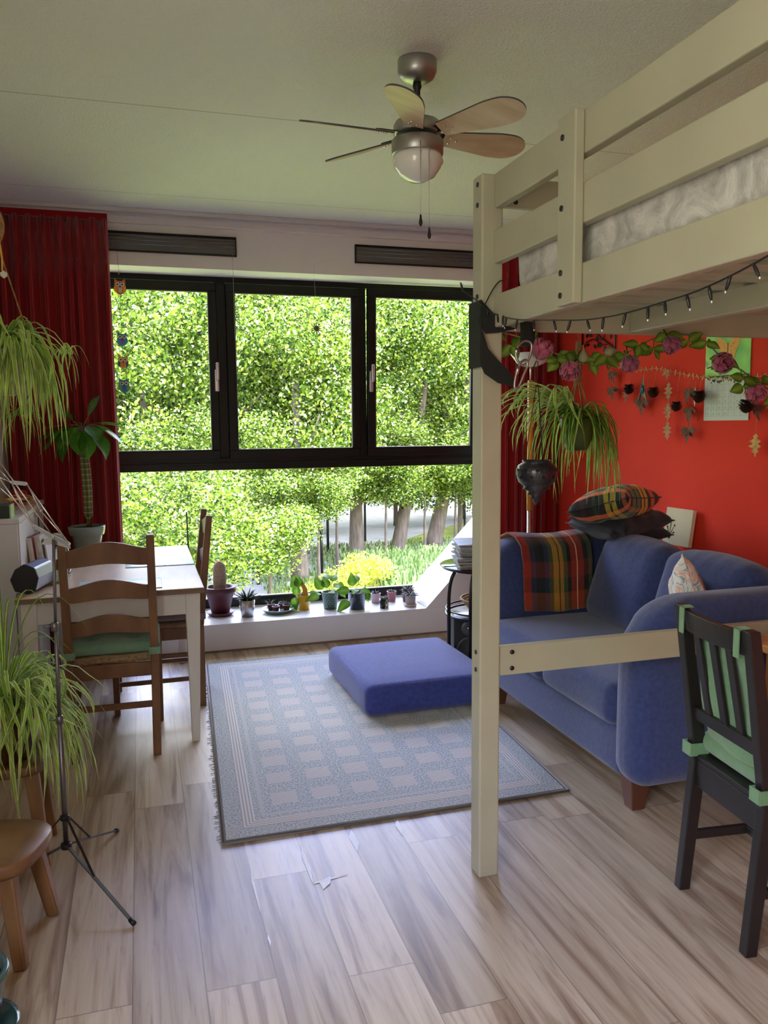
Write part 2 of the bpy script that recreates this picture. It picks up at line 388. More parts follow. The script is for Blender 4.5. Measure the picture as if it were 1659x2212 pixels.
m_rail = M('white_aluminium_rail', (.60, .585, .57), .4, .3)
for y in (-.045, .04): MB().box(0, XR-XL, y-.012, y+.012, -.022, -.001).box(0, XR-XL, y-.016, y+.016, -.005, -.001).build('track', m_rail, t, bevel=.002)
struct(box('trim_5', m_white, XL, XR, YW-.03, YW, ZC-.05, ZC, bevel=.004))
# ------------------------------------------------------------------ curtains
m_curt = M('deep_red_curtain_cloth', (.30, .006, .009), .92, var=.12, vs_=8, vst=(3, 3, .3), bump=.2, bs=300, sheen=.4, spec=.15)
def curtain(x0, x1, y, label, nf, seed):
    rnd = random.Random(seed); wd = [rnd.uniform(.55, 1.6) for _ in range(nf)]; tot = sum(wd); ed = [sum(wd[:i])/tot for i in range(nf+1)]
    am = [rnd.uniform(.55, 1.2) for _ in range(nf+1)]; dr = [rnd.uniform(-.02, .03) for _ in range(nf+1)]
    t = thing('curtain', label, 'curtain', (x0, y, 0)); w = x1-x0
    def f(u, v):
        z = .015+v*(2.70-.015); k = u*nf; i = min(int(k), nf-1); fr = k-i; a = am[i]*(1-fr)+am[i+1]*fr
        top = max(0, (v-.86)/.14); s = math.sin(2*math.pi*fr); c = math.sin(math.pi*2*fr)**3
        x = w*(ed[i]+(ed[i+1]-ed[i])*fr)+.016*math.sin(4*math.pi*fr)*(1-top)+(1-v)*(dr[i]*(1-fr)+dr[i+1]*fr)
        q = 1-.55*top; pin = .02*max(0, 1-abs(v-.90)/.03)*math.sin(6*math.pi*fr)
        return (min(max(x, 0), w+.02), .056*a*q*(.55*s+.45*c)+pin+.010*math.sin(6*math.pi*fr+i)*(1-v), z)
    MB().grid(f, nf*18, 44).build('drape', m_curt, t, solid=.003)
    MB().box(0, w, -.012, .012, 2.69, 2.728).build('heading_tape', m_curt, t)
curtain(-.755, -.135, 5.19, 'full length dark red pleated curtain left of the window, behind the potted palm-like plant', 9, 3)
curtain(2.40, 2.84, 5.20, 'dark red pleated curtain in the corner beside the red wall, partly behind the bed post', 6, 5)
# ------------------------------------------------------------------ rug
def rug_mat():
    g = NG('woven_rug', .95); x, y, z = g.xyz()[:3]; x = g.math('SUBTRACT', x, g.math('MULTIPLY', y, .05))
    W_, L_ = 1.37, 2.22
    ex = g.math('MINIMUM', x, g.math('SUBTRACT', W_, x)); ey = g.math('MINIMUM', y, g.math('SUBTRACT', L_, y)); e = g.math('MINIMUM', ex, ey)
    base = g.noise(g.comb(g.math('MULTIPLY', x, 130.0), g.math('MULTIPLY', y, 130.0)), 1.0, 2, .7)
    grey = g.ramp(base, [(.35, (.24, .26, .25)), (.5, (.43, .44, .42)), (.65, (.62, .61, .58))])
    st = g.math('FRACT', g.math('MULTIPLY', y, 80.0)); stx = g.math('FRACT', g.math('MULTIPLY', x, 80.0))
    beige = g.mix(g.math('LESS_THAN', st, .45), (.66, .61, .55), (.38, .35, .32)); bx = g.mix(g.math('LESS_THAN', stx, .45), (.64, .60, .55), (.40, .38, .35))
    cx = g.math('FRACT', g.math('DIVIDE', g.math('SUBTRACT', x, .20), .166)); cy = g.math('FRACT', g.math('DIVIDE', g.math('SUBTRACT', y, .23), .182))
    sq = g.math('MULTIPLY', g.math('LESS_THAN', cx, .62), g.math('LESS_THAN', cy, .56))
    sq = g.math('MULTIPLY', sq, g.math('GREATER_THAN', e, .195))
    c = g.mix(sq, grey, beige)
    def band(a, b): return g.math('MULTIPLY', g.math('GREATER_THAN', e, a), g.math('LESS_THAN', e, b))
    isx = g.math('LESS_THAN', ex, ey); bc = g.mix(isx, beige, bx)
    c = g.mix(band(.075, .125), c, bc); c = g.mix(band(.150, .165), c, (.50, .49, .46)); c = g.mix(g.math('LESS_THAN', e, .012), c, (.17, .16, .14))
    g.bump(g.math('ADD', base, g.math('MULTIPLY', sq, .5)), .9, .004)
    g.b.inputs['Specular IOR Level'].default_value = .15
    return g.col(c)
t = thing('area_rug', 'large pale grey rug with rows of beige squares lying in front of the window', 'rug', (.226, 2.77, 0))
MB().rbox(1.37, 2.22, .013, .006, (.685, 1.11, .0070), k=2, mseg=10, fn=lambda x, y, z: (x+.05*(y+1.11), y, z)).build('pile', rug_mat(), t)
MB().tube([(0, 0, .008), (1.37, 0, .008), (1.481, 2.22, .008), (.111, 2.22, .008)], .007, 6, closed=True).build('bound_edge', M('rug_binding', (.42, .40, .36), .9), t)
b = MB()
for k in range(70):
    y = .02+k*.031+U(-.01, .01); b.tube([(.05*y, y, .004), (.05*y-.012-U(0, .016), y+U(-.012, .012), .003)], .0016, 4)
b.build('frayed_threads', M('rug_thread', (.20, .20, .18), .9), t)['kind'] = 'stuff'
# worn white slivers along the plank joints: part of the floor
b = MB()
for x, y, w, l, a in ((.295, 2.45, .006, .30, .03), (.48, 2.56, .012, .26, .05), (.505, 2.43, .03, .07, .3), (.668, 2.66, .022, .16, .1), (.852, 2.70, .016, .12, .12), (.30, 2.19, .005, .06, 0)):
    b.poly([(x, y-l/2, .0012), (x+w, y-l*.1, .0022), (x+w*.4+a*.1, y+l/2, .0012), (x-.003, y+l*.2, .0012)], .0006, (0, 0, 1))
b.poly([(.485, 2.435, .0012), (.60, 2.455, .0012), (.60, 2.459, .002), (.487, 2.447, .002)], .0006, (0, 0, 1))
struct(b.build('trim_6', M('worn_plank_edge', (.85, .85, .88), .6)))
# ------------------------------------------------------------------ floor cushion
def blue_cloth(name, c):
    return M(name, c, .95, var=.16, vs_=55, vst=(1, 1, 1), bump=.25, bs=600, sheen=.3, spec=.15)
m_blue = blue_cloth('blue_woven_upholstery', (.040, .055, .23))
t = thing('floor_cushion', 'thick square blue seat cushion lying flat on the rug', 'cushion', (1.38, 4.17, .013), math.radians(1))
MB().rbox(.72, .82, .165, .045, (0, 0, .084), fn=lambda x, y, z: (x, y, z+(.012*(1-(x/.36)**2)*(1-(y/.41)**2) if z > 0 else 0))).build('cushion_body', m_blue, t)
P = []
for i in range(64):
    a = 2*math.pi*i/64; n_ = 5; ca, sa = math.cos(a), math.sin(a); r_ = (abs(ca)**n_+abs(sa)**n_)**(-1/n_); P.append((.338*r_*ca, .388*r_*sa, .1595))
MB().tube(P, .0022, 5, closed=True).build('piping', M('blue_piping', (.16, .19, .42), .8), t)
# ------------------------------------------------------------------ loft bed
bed = thing('loft_bed', 'cream-grey painted wooden loft bed standing on tall square posts over the sofa end', 'bed', (1.0, 2.305, 0))
OX, OY = 1.0, 2.305
def bp(name, x0, x1, y0, y1, z0, z1, bev=.004, mat=None): return box(name, mat or m_bed, x0-OX, x1-OX, y0-OY, y1-OY, z0, z1, bed, bev)
bp('post', 1.005, 1.076, 2.305, 2.375, 0, 2.222, .006)
bp('post', 2.50, 2.575, 2.305, 2.375, 0, 2.222); bp('post', .998, 1.074, .22, .29, 0, 2.222); bp('post', 2.50, 2.575, .22, .29, 0, 2.222)
for x0, x1 in ((1.045, 1.075), (2.50, 2.53)):
    bp('guard_rail', x0, x1, .29, 2.304, 2.122, 2.222); bp('guard_rail', x0, x1, .29, 2.304, 1.960, 2.056); bp('side_rail', x0, x1, .29, 2.304, 1.770, 1.867)
bp('guard_board', 1.018, 1.0445, 1.785, 1.868, 1.770, 2.222); bp('guard_board', 1.018, 1.0445, .75, .83, 1.770, 2.222)
bp('end_rail', 1.075, 2.50, 2.325, 2.352, 2.135, 2.222); bp('end_rail', 1.075, 2.50, 2.325, 2.352, 1.765, 1.862); bp('end_rail', 1.075, 2.50, .24, .268, 1.765, 1.862)
bp('low_stretcher', 1.074, 2.50, 2.312, 2.340, .672, .768)
bp('centre_beam', 1.535, 1.575, .268, 2.325, 1.768, 1.835)
for x in (1.075, 2.475): bp('slat_ledge', x, x+.025, .29, 2.30, 1.80, 1.83)
sb = 0
for k in range(16): bp('slat', 1.08, 2.50, 2.225-k*.125-.04, 2.225-k*.125+.03, 1.832, 1.848, .002)
b = MB()
def bolt(x, y, z, ax, r=.0075):
    q = b
    if ax == 'x': q.lathe([(0, -.003), (r, -.003), (r, .002), (0, .002)], 12, (x-OX, y-OY, z), 'x')
    else: q.lathe([(0, -.003), (r, -.003), (r, .002), (0, .002)], 12, (x-OX, y-OY, z), 'y')
names = []
for (x, y, z, ax) in ((1.005, 2.335, 2.195, 'x'), (1.005, 2.335, 2.135, 'x'), (1.005, 2.335, 1.865, 'x'), (1.005, 2.335, .752, 'x'), (1.005, 2.335, .695, 'x'),
        (1.12, 2.312, .748, 'y'), (1.12, 2.312, .695, 'y'), (1.018, 1.845, 2.172, 'x'), (1.018, 1.845, 2.005, 'x'), (1.018, 1.845, 1.850, 'x'), (1.018, 1.845, 1.795, 'x'), (1.125, 2.325, 2.15, 'y')):
    b = MB(); bolt(x, y, z, ax); b.build('bolt', m_bolt, bed)
def fluffy(name, c1, c2):
    g = NG(name, .95); x, y, z = g.xyz()[:3]
    w = g.noise(g.comb(x, y, z), 9, 6, .65, 1.6)
    g.bump(w, .8, .02); g.b.inputs['Sheen Weight'].default_value = .3; return g.col(g.ramp(w, [(.35, c1), (.65, c2)]))
mt = thing('mattress', 'thick mattress with crumpled pale fleece sheet inside the loft bed rails', 'mattress', (1.785, 1.295, 1.853))
box('slat_gap_shade', M('painted_gap_shade', (.05, .045, .04), .9), -.68, .68, -.95, .95, -.003, .002, mt)  # dark sheet painting the shade seen in the gaps between the slats
MB().rbox(1.39, 1.93, .155, .04, (0, 0, .0785), k=3, mseg=20, fn=lambda x, y, z: (x+.006*math.sin(23*y+9*z), y, z+.008*math.sin(15*x+3*y)*math.sin(11*y))).build('sheet_cover', fluffy('pale_fleece_sheet', (.33, .31, .27), (.60, .57, .51)), mt)
# ------------------------------------------------------------------ sofa
m_sofa = blue_cloth('sofa_blue_upholstery', (.040, .056, .155))
m_brown = M('dark_brown_sofa_leg', (.10, .035, .018), .35)
sofa = thing('sofa', 'blue two-seat sofa with rounded arms standing along the red wall', 'sofa', (1.70, 3.2, 0))
def sp(name, sx, sy, sz, r, c, rot=None, fn=None, mseg=8, mat=None):
    return MB().rbox(sx, sy, sz, r, (c[0]-1.70, c[1]-3.2, c[2]), rot, 5, mseg, fn).build(name, mat or m_sofa, sofa)
def armfn(sg):
    def f(x, y, z):
        q = max(0, (z-.14)/.23); y2 = y+sg*.05*max(0, (z+.05)/.4)**2
        if x < 0: x += .13*q**2.2*min(1, -x/.4)
        return (x, y2, z)
    return f
sp('arm', 1.02, .20, .73, .085, (2.195, 2.535, .485), fn=armfn(-1)); sp('arm', 1.02, .20, .76, .085, (2.195, 3.865, .495), fn=armfn(1))
sp('base', .90, 1.20, .20, .03, (2.17, 3.2, .215))
sp('back_frame', .22, 1.42, .66, .08, (2.70, 3.2, .47))
def puff(a, b_, t, wr=0):
    def f(x, y, z):
        k = (1-min(1, abs(x)/a)**3)*(1-min(1, abs(y)/b_)**3); zz = z*(1+t*k)
        if wr: zz += wr*math.sin(38*y+6*x)*max(0, (x+a*.2)/a)
        return (x, y, zz)
    return f
for y in (2.905, 3.485):
    sp('seat_cushion', .66, .575, .165, .05, (2.01, y, .392), fn=puff(.33, .29, .18))
for y, a in ((2.92, 3), (3.475, -2)):
    # stands upright: local x up, z thickness
    R = Eu(0, -72, a)
    def fb_(x, y_, z, s=.005):
        k = (1-min(1, abs(x)/.25)**3)*(1-min(1, abs(y_)/.29)**2.5); w = s*math.sin(70*y_+14*x)*max(0, (x-.02)/.23)**1.5
        return (x-.035*max(0, x/.24)*(y_/.28)**2, y_, z*(1+.38*k)+w)
    sp('back_cushion', .50, .565, .20, .085, (2.37, y, .665), R, fb_, 14)
for x, y in ((1.775, 2.58), (1.775, 3.82), (2.62, 2.58), (2.62, 3.82)):
    MB().bar((x-1.70, y-3.2, .14), (x-1.70, y-3.2, 0), .09, .09, (0, 1, 0), .055, .055).build('leg', m_brown, sofa, bevel=.004)
# tartan blanket over the far arm
def tartan(name, uv=True, su=1, sv=1, pillow=False):
    g = NG(name, .95); x, y, z = g.xyz(uv=True)[:3]
    D = (.008, .014, .012); K = (.012, .012, .016); R_ = (.26, .025, .012); O = (.36, .08, .012); Yl = (.38, .21, .02); G = (.05, .075, .03); N = (.02, .03, .07)
    if pillow:
        Yl = (.85, .55, .02); G = (.16, .26, .06); O = (.75, .15, .03)
        A = [(0, K), (.05, O), (.12, K), (.18, G), (.30, K), (.34, G), (.44, K), (.48, Yl), (.55, K), (.58, Yl), (.66, K), (.74, O), (.84, K), (.9, (.10, .02, .03))]
        B = [(0, K), (.05, O), (.12, K), (.22, Yl), (.30, K), (.33, Yl), (.41, K), (.54, (.05, .08, .03)), (.60, K), (.72, (.10, .02, .03)), (.8, K), (.9, (.04, .06, .03))]
    else:
        A = [(0, R_), (.10, N), (.17, D), (.30, N), (.36, G), (.42, Yl), (.50, K), (.515, Yl), (.57, G), (.63, D), (.68, R_), (.76, (.85, .55, .35)), (.772, R_), (.86, D), (.93, G)]
        B = [(0, O), (.09, D), (.15, D), (.17, R_), (.26, K), (.42, R_), (.48, (.7, .45, .3)), (.485, R_), (.56, G), (.66, Yl), (.72, O), (.80, G), (.84, D), (.90, N), (.96, R_)]
    a = g.ramp(g.math('FRACT', g.math('MULTIPLY', x, su)), A, True); c = g.ramp(g.math('FRACT', g.math('MULTIPLY', y, sv)), B, True)
    q = g.n('Mix', data_type='RGBA', blend_type='SCREEN' if pillow else 'ADD'); q.inputs[0].default_value = .5 if pillow else .35
    g.put(a, q.inputs[6]); g.put(c, q.inputs[7])
    o = g.xyz()[:3]; n = g.noise(g.comb(*o), 260, 3, .7); n2 = g.noise(g.comb(*o), 18, 3, .6)
    q2 = g.n('Mix', data_type='RGBA', blend_type='MULTIPLY'); q2.inputs[0].default_value = 1; g.put(q.outputs[2], q2.inputs[6])
    g.put(g.ramp(n, [(.25, (.55, .55, .55)), (.75, (1.3, 1.3, 1.3))]), q2.inputs[7])
    g.bump(g.math('ADD', n, n2), .6, .006); g.b.inputs['Sheen Weight'].default_value = .3; g.b.inputs['Specular IOR Level'].default_value = .15
    return g.col(q2.outputs[2])
bl = thing('tartan_blanket', 'woolly tartan blanket in red, orange, yellow and green draped over the sofa arm', 'blanket', (1.98, 3.86, .48))
def blf(u, v):
    # v 0 inner bottom .. 1 outer side; profile around the arm
    prof = [(-.120, .02), (-.118, .15), (-.120, .27), (-.105, .36), (-.05, .405), (.03, .415), (.11, .385), (.165, .32), (.18, .22), (.165, .10)]
    k = v*(len(prof)-1); i = min(int(k), len(prof)-2); f = k-i
    y = prof[i][0]*(1-f)+prof[i+1][0]*f; z = prof[i][1]*(1-f)+prof[i+1][1]*f
    wid = .40+.02*v; off = .010*math.sin(9*u+3*v)
    skew = -.06*(v-.35)
    return (-.11+wid*(u-.02)+skew, y-abs(off)*.6, z+.008*math.sin(5*u+2))
MB().grid(blf, 26, 44).build('blanket_cloth', tartan('blanket_tartan_wool', su=1, sv=1.1), bl, solid=.011)
# ------------------------------------------------------------------ pillows
def pillow(name, label, loc, rot, w, d, h, mat, cat='cushion', group=None, seam=True, wr=.0):
    t = thing(name, label, cat, loc, 0, group)
    R = Eu(*rot); b = MB()
    for sg in (1, -1):
        def f(u, v):
            x, y = (u-.5)*2, (v-.5)*2; k = max(0, (1-abs(x)**2.6))*max(0, (1-abs(y)**2.6))
            pin = 1-.10*(1-abs(y)**2)*abs(x)**3 if 1 else 1; pin2 = 1-.10*(1-abs(x)**2)*abs(y)**3
            zz = sg*h/2*k**.42+(wr*math.sin(9*x+4*y)*math.sin(7*y-3*x)*k**.5)
            return R @ Vector((x*w/2*pin, y*d/2*pin2, zz))
        b.grid(f, 26, 26)
    b.build('pillow_body', mat, t)
    if seam:
        P = []
        for i in range(80):
            s = i/20; k = int(s); f = (s-k)*2-1; x, y = [(f, -1), (1, f), (-f, 1), (-1, -f)][k]
            P.append(R @ Vector((x*w/2*(1-.10*(1-y*y)*abs(x)**3), y*d/2*(1-.10*(1-x*x)*abs(y)**3), 0)))
        b = MB().tube(P, .003, 5, closed=True); b.build('seam', mat, t)
    return t
m_navy = cloth('navy_cotton', (.012, .013, .026), .8, .3)
pillow('pillow', 'flat dark navy cushion with plum edge, lowest of the stack on the sofa corner', (2.47, 3.80, .905), (4, 3, 8), .42, .38, .12, m_navy, wr=.008, group='cushions stacked on the sofa corner')
pillow('pillow', 'plump black-navy cushion squashed under the tartan cushion on the sofa corner', (2.47, 3.78, .962), (8, -5, 20), .42, .38, .14, m_navy, wr=.012, group='cushions stacked on the sofa corner')
pillow('pillow', 'tartan cushion with yellow and green checks, topmost of the stack on the sofa', (2.40, 3.74, 1.045), (-16, 4, 30), .38, .36, .19, tartan('pillow_tartan', su=1, sv=1, pillow=True), wr=.006, group='cushions stacked on the sofa corner')
g = NG('floral_pillow_print', .8); x, y, z = g.xyz()[:3]
n1 = g.noise(g.comb(x, y, z), 9, 2, .5, 2.0)
pillow('pillow', 'small white cushion with pale peach and grey flower print on the sofa seat', (2.20, 2.82, .69), (72, 22, 58), .44, .40, .13, g.col(g.ramp(n1, [(.30, (.62, .60, .55)), (.42, (.74, .72, .66)), (.47, (.25, .27, .28)), (.50, (.72, .70, .64)), (.60, (.72, .36, .26)), (.66, (.78, .66, .56))])), wr=.005)
# canvas leaning between sofa and wall
cv = thing('canvas_picture', 'small cream canvas with a black plant drawing leaning on the red wall behind sofa', 'picture', (2.82, 3.77, .80), 0)
R = Eu(0, 8, 4)
MB().box(-.012, .012, -.105, .105, 0, .205, R.to_4x4()).build('canvas', M('cream_canvas', (.72, .64, .42), .8, var=.05), cv, bevel=.002)
b = MB()
for a_, l_ in ((0, .10), (22, .085), (-20, .07), (40, .05), (-42, .045)):
    s_ = math.sin(math.radians(a_)); c_ = math.cos(math.radians(a_)); P = [R @ Vector((-.0135, .055-t_*l_*s_*(.4+.6*t_), .03+t_*l_*c_)) for t_ in (0, .3, .6, 1)]; b.tube(P, .0013, 4); b.lathe([(0, -.004), (.005, 0), (0, .006)], 6, P[-1])
b.build('plant_drawing', M('ink_black', (.02, .03, .02), .8), cv)
MB().box(-.09, .01, -.12, .12, -.335, -.004).build('hidden_ledge', m_sofa, cv) if False else None
# ------------------------------------------------------------------ dining table
m_pine = M('pale_pine_tabletop', (.52, .36, .22), .33, vs_=3.5, vst=(5, .7, 1), col2=(.66, .49, .33), bump=.05, bs=40, bst=(8, .6, 1))
m_tw = M('off_white_painted_wood', (.62, .61, .56), .45, var=.03)
tb = thing('dining_table', 'pine-topped dining table with white painted legs standing by the window', 'table', (-.145, 4.455, 0))
MB().box(-.402, .402, -.705, .685, .714, .74).build('tabletop', m_pine, tb, bevel=.003)
box('table_edge_trim', M('dark_stained_edge', (.16, .11, .065), .45), -.404, .404, -.7065, -.7045, .7145, .737, tb)
for sx in (-1, 1):
    for sy in (-1, 1):
        MB().bar((sx*.350, sy*.655, .714), (sx*.345, sy*.660, 0), .068, .068, (0, 1, 0), .036, .036).build('leg', m_tw, tb, bevel=.003)
for sy in (-1, 1): box('apron', m_tw, -.32, .32, sy*.672-.01, sy*.672+.01, .615, .714, tb, .002)
for sx in (-1, 1): box('apron', m_tw, sx*.367-.01, sx*.367+.01, -.62, .62, .615, .714, tb, .002)
# placemats
def placemat(label, x0, x1, y0, y1):
    g = NG('placemat_print', .35); x, y, z = g.xyz()[:3]; n = g.noise(g.comb(x, y, z), 7, 1, .4, .8); n3 = g.noise(g.comb(g.math('MULTIPLY', x, 1.0), y, 4.0), 22, 2, .5)
    c = g.ramp(n, [(.44, (.55, .72, .70)), (.46, (.66, .78, .75)), (.56, (.66, .78, .75)), (.57, (.50, .66, .66))]); c = g.mix(g.math('LESS_THAN', n3, .36), c, (.30, .44, .45))
    o = MB().rbox(x1-x0, y1-y0, .004, .0018, (0, 0, .0025), k=2, mseg=4).build('placemat', g.col(c), None, ((x0+x1)/2, (y0+y1)/2, .74)); tag(o, label, 'placemat', 'placemats on the dining table')
placemat('pale blue-green placemat at the near end of the table behind the chair back', -.30, .072, 3.80, 4.05)
placemat('pale blue-green printed placemat lying at the window side of the table', -.10, .255, 4.40, 4.86)
# ------------------------------------------------------------------ ladder-back chairs
m_cw = M('antique_stained_pine', (.115, .050, .020), .5, vs_=4, vst=(3, 3, 1), col2=(.21, .10, .042), bump=.05, bs=50)
m_rush = M('woven_rush_seat', (.32, .21, .10), .9, vs_=60, vst=(1, 6, 1), col2=(.62, .47, .28), bump=1, bs=120, bst=(1, 5, 5))
def ladder_chair(label):
    t = thing('ladder_back_chair', label, 'chair')   # faces +y, origin at centre of the floor footprint
    hw, yb, yf = .180, -.205, .225
    for s in (-1, 1):
        x = s*hw
        b = MB(); b.bar((x*.97, yb+.0, 0), (x, yb, .44), .036, .04, (0, 1, 0)); b.bar((x, yb, .44), (x, yb-.065, 1.015), .036, .04, (0, 1, 0), .034, .032)
        b.build('rear_leg', m_cw, t, bevel=.004)
        MB().bar((x+s*.012, yf, .455), (x+s*.012, yf, 0), .038, .038, (0, 1, 0), .03, .03).build('front_leg', m_cw, t, bevel=.004)
    for z, h in ((.928, .092), (.768, .080), (.612, .078)):
        yy = yb-.065*(z-.44)/.575
        def f(u, v, top=1):
            pass
        b = MB(); n = 16; vs = []
        for i in range(n+1):
            u = i/n*2-1; arch = .034*math.cos(u*math.pi/2)**1.5; low = .014*math.cos(u*math.pi/2)**2; xx = u*(hw-.012)
            yo = yy-.016*(1-u*u)
            for (dy, zz) in ((-.009, z-h/2+low), (.009, z-h/2+low), (.009, z+h/2+arch-.018), (-.009, z+h/2+arch-.018)): vs.append((xx, yo+dy, zz))
        fs = [(4*i+k, 4*i+(k+1) % 4, 4*i+4+(k+1) % 4, 4*i+4+k) for i in range(n) for k in range(4)]+[(3, 2, 1, 0), (4*n, 4*n+1, 4*n+2, 4*n+3)]
        b.add(vs, fs); b.build('back_slat', m_cw, t, bevel=.003)
    for a in ((yb, 'rear_rail'), (yf, 'front_rail')): box(a[1], m_cw, -hw, hw, a[0]-.011, a[0]+.011, .372, .435, t, .003)
    for s in (-1, 1): box('side_rail', m_cw, s*(hw+.004)-.011, s*(hw+.004)+.011, yb, yf, .372, .435, t, .003)
    MB().rbox(.39, .43, .035, .016, (0, .018, .448), k=3, mseg=8, fn=lambda x, y, z: (x, y, z+.003*math.sin(110*x)+.003*math.sin(90*y))).build('rush_seat', m_rush, t)
    for z, k in ((.238, 'rear'), (.255, 'front')):
        y = yb if k == 'rear' else yf; box('stretcher', m_cw, -hw, hw, y-.008, y+.008, z-.014, z+.014, t, .003)
    for s in (-1, 1):
        for z in (.155, .285): box('side_stretcher', m_cw, s*(hw+.005)-.008, s*(hw+.005)+.008, yb, yf, z-.012, z+.012, t, .003)
    return t
ch1 = ladder_chair('brown ladder-back chair with rush seat at the near end of the dining table')
ch1.location = (-.150, 3.89, 0); ch1.rotation_euler.z = math.radians(-1)
ch2 = dup(ch1, label='brown ladder-back chair tucked under the long side of the dining table'); ch2.location = (.060, 4.455, 0); ch2.rotation_euler.z = math.radians(90)
def seat_cushion(label, loc, rz, mat, strapy=-.205, w=.41, tuft=True, seat=.465, name='seat_cushion_pad'):
    t = thing('seat_cushion', label, 'cushion', loc, rz)
    tf = [(-.09, -.09), (.09, -.09), (-.09, .09), (.09, .09)]
    def f(x, y, z):
        if z > 0:
            for a_, b_ in tf: z -= .026*math.exp(-((x-a_)**2+(y-b_)**2)/.0016)
            z += .016*(1-(x/.2)**2)*(1-(y/.2)**2)
        return (x, y, z)
    MB().rbox(w, .40, .052, .024, (0, .012, .030), k=4, mseg=18, fn=f if tuft else None).build('pad', mat, t)
    for s in (-1, 1):
        y0 = strapy; b = MB(); b.box(s*.203-.003, s*.203+.003, y0-.028, y0+.03, .006, .038); b.box(s*.155-.0, s*.155+s*.05, y0-.030, y0-.024, .006, .038)
        b.box(s*.155, s*.161, y0-.028, y0+.03, .006, .038)
        b.build('strap', mat, t, bevel=.001)
    return t
m_green = cloth('sage_green_cotton', (.17, .30, .20), .85, .06); m_grey = cloth('grey_taupe_cotton', (.20, .175, .165), .85, .06)
seat_cushion('sage green tufted seat cushion tied on the chair at the near table end', (-.150, 3.89, .466), math.radians(-1), m_green)
seat_cushion('grey taupe tufted seat cushion tied on the chair under the table side', (.060, 4.455, .466), math.radians(90), m_grey)
# ------------------------------------------------------------------ black chair
m_bk = M('black_brown_stained_wood', (.012, .010, .0095), .4, var=.2, vs_=5, vst=(1, 1, .2))
bc = thing('slatted_chair', 'black-brown wooden chair with slatted back standing at the pine desk', 'chair', (1.80, 1.875, 0), math.radians(-6))
for s in (-1, 1):
    y = s*.168
    P = [(-.215, 0), (-.175, .42), (-.182, .50), (-.245, .925)]
    b = MB()
    vs = []
    for (x, z), w in zip(P, (.036, .044, .044, .034)): vs += [(x-w/2, y-.017, z), (x+w/2, y-.017, z), (x+w/2, y+.017, z), (x-w/2, y+.017, z)]
    fs = [(4*i+k, 4*i+(k+1) % 4, 4*i+4+(k+1) % 4, 4*i+4+k) for i in range(3) for k in range(4)]+[(3, 2, 1, 0), (12, 13, 14, 15)]
    b.add(vs, fs); b.build('rear_leg', m_bk, bc, bevel=.003)
    MB().bar((.20, y, .43), (.205, y, 0), .038, .034, (0, 1, 0), .03, .03).build('front_leg', m_bk, bc, bevel=.003)
def bx_(z): return -.182-(z-.5)*.063/.425
for z, h, nm in ((.882, .066, 'top_rail'), (.583, .042, 'lower_back_rail')):
    n = 10; vs = []
    for i in range(n+1):
        u = i/n*2-1
        for dx, zz in ((-.010, z-h/2), (.010, z-h/2), (.010, z+h/2), (-.010, z+h/2)): vs.append((bx_(zz)-.016*(1-u*u)*(nm == 'top_rail')+dx, u*.155, zz))
    MB().add(vs, [(4*i+k, 4*i+(k+1) % 4, 4*i+4+(k+1) % 4, 4*i+4+k) for i in range(n) for k in range(4)]+[(3, 2, 1, 0), (4*n, 4*n+1, 4*n+2, 4*n+3)]).build(nm, m_bk, bc, bevel=.003)
for y in (-.078, 0, .078): MB().bar((bx_(.59), y, .59), (bx_(.86)-.013, y, .86), .030, .012, (0, 0, 1)).build('back_slat', m_bk, bc, bevel=.002)
box('seat', m_bk, -.19, .22, -.185, .185, .43, .448, bc, .004)
box('rear_rail', m_bk, -.190, -.168, -.155, .155, .345, .43, bc, .003); box('front_rail', m_bk, .19, .21, -.155, .155, .36, .43, bc, .003)
for s in (-1, 1): box('side_rail', m_bk, -.18, .20, s*.168-.01, s*.168+.01, .36, .43, bc, .003); box('side_stretcher', m_bk, -.19, .20, s*.168-.008, s*.168+.008, .16, .19, bc, .003)
box('cross_stretcher', m_bk, .0, .018, -.168, .168, .163, .187, bc, .003)
m_mint = cloth('mint_green_cotton', (.13, .26, .125), .8, .06)
sc = thing('seat_cushion', 'mint green cushion strapped to the seat of the black slatted chair', 'cushion', (1.80, 1.875, .449), math.radians(-6))
MB().rbox(.38, .36, .07, .033, (.02, 0, .037), k=4, mseg=10, fn=puff(.19, .18, .25)).build('pad', m_mint, sc)
for s in (-1, 1):
    b = MB(); b.box(-.215, -.21, s*.168-.024, s*.168+.024, -.006, .034); b.box(-.215, -.15, s*.189-.002, s*.189+.002, -.006, .034); b.box(-.215, -.15, s*.147-.002, s*.147+.002, -.006, .034); b.build('strap', m_mint, sc, bevel=.001)
bk = thing('back_cushion', 'mint green cushion hanging on the inside of the black chair back', 'cushion', (1.80, 1.875, .449), math.radians(-6))
MB().rbox(.36, .27, .045, .021, (-.178, 0, .235), Eu(0, -98, 0), 4, 12, fn=lambda x, y, z: (x, y, z+.012*math.sin(22*y+5*x)*math.cos(14*x))).build('pad', m_mint, bk)
for s in (-1, 1):
    b = MB(); x = bx_(.90)-.004
    b.box(x-.022, x+.012, s*.135-.012, s*.135+.012, .473, .478); b.box(x-.022, x-.018, s*.135-.012, s*.135+.012, .395, .478); b.build('strap', m_mint, bk, bevel=.001)
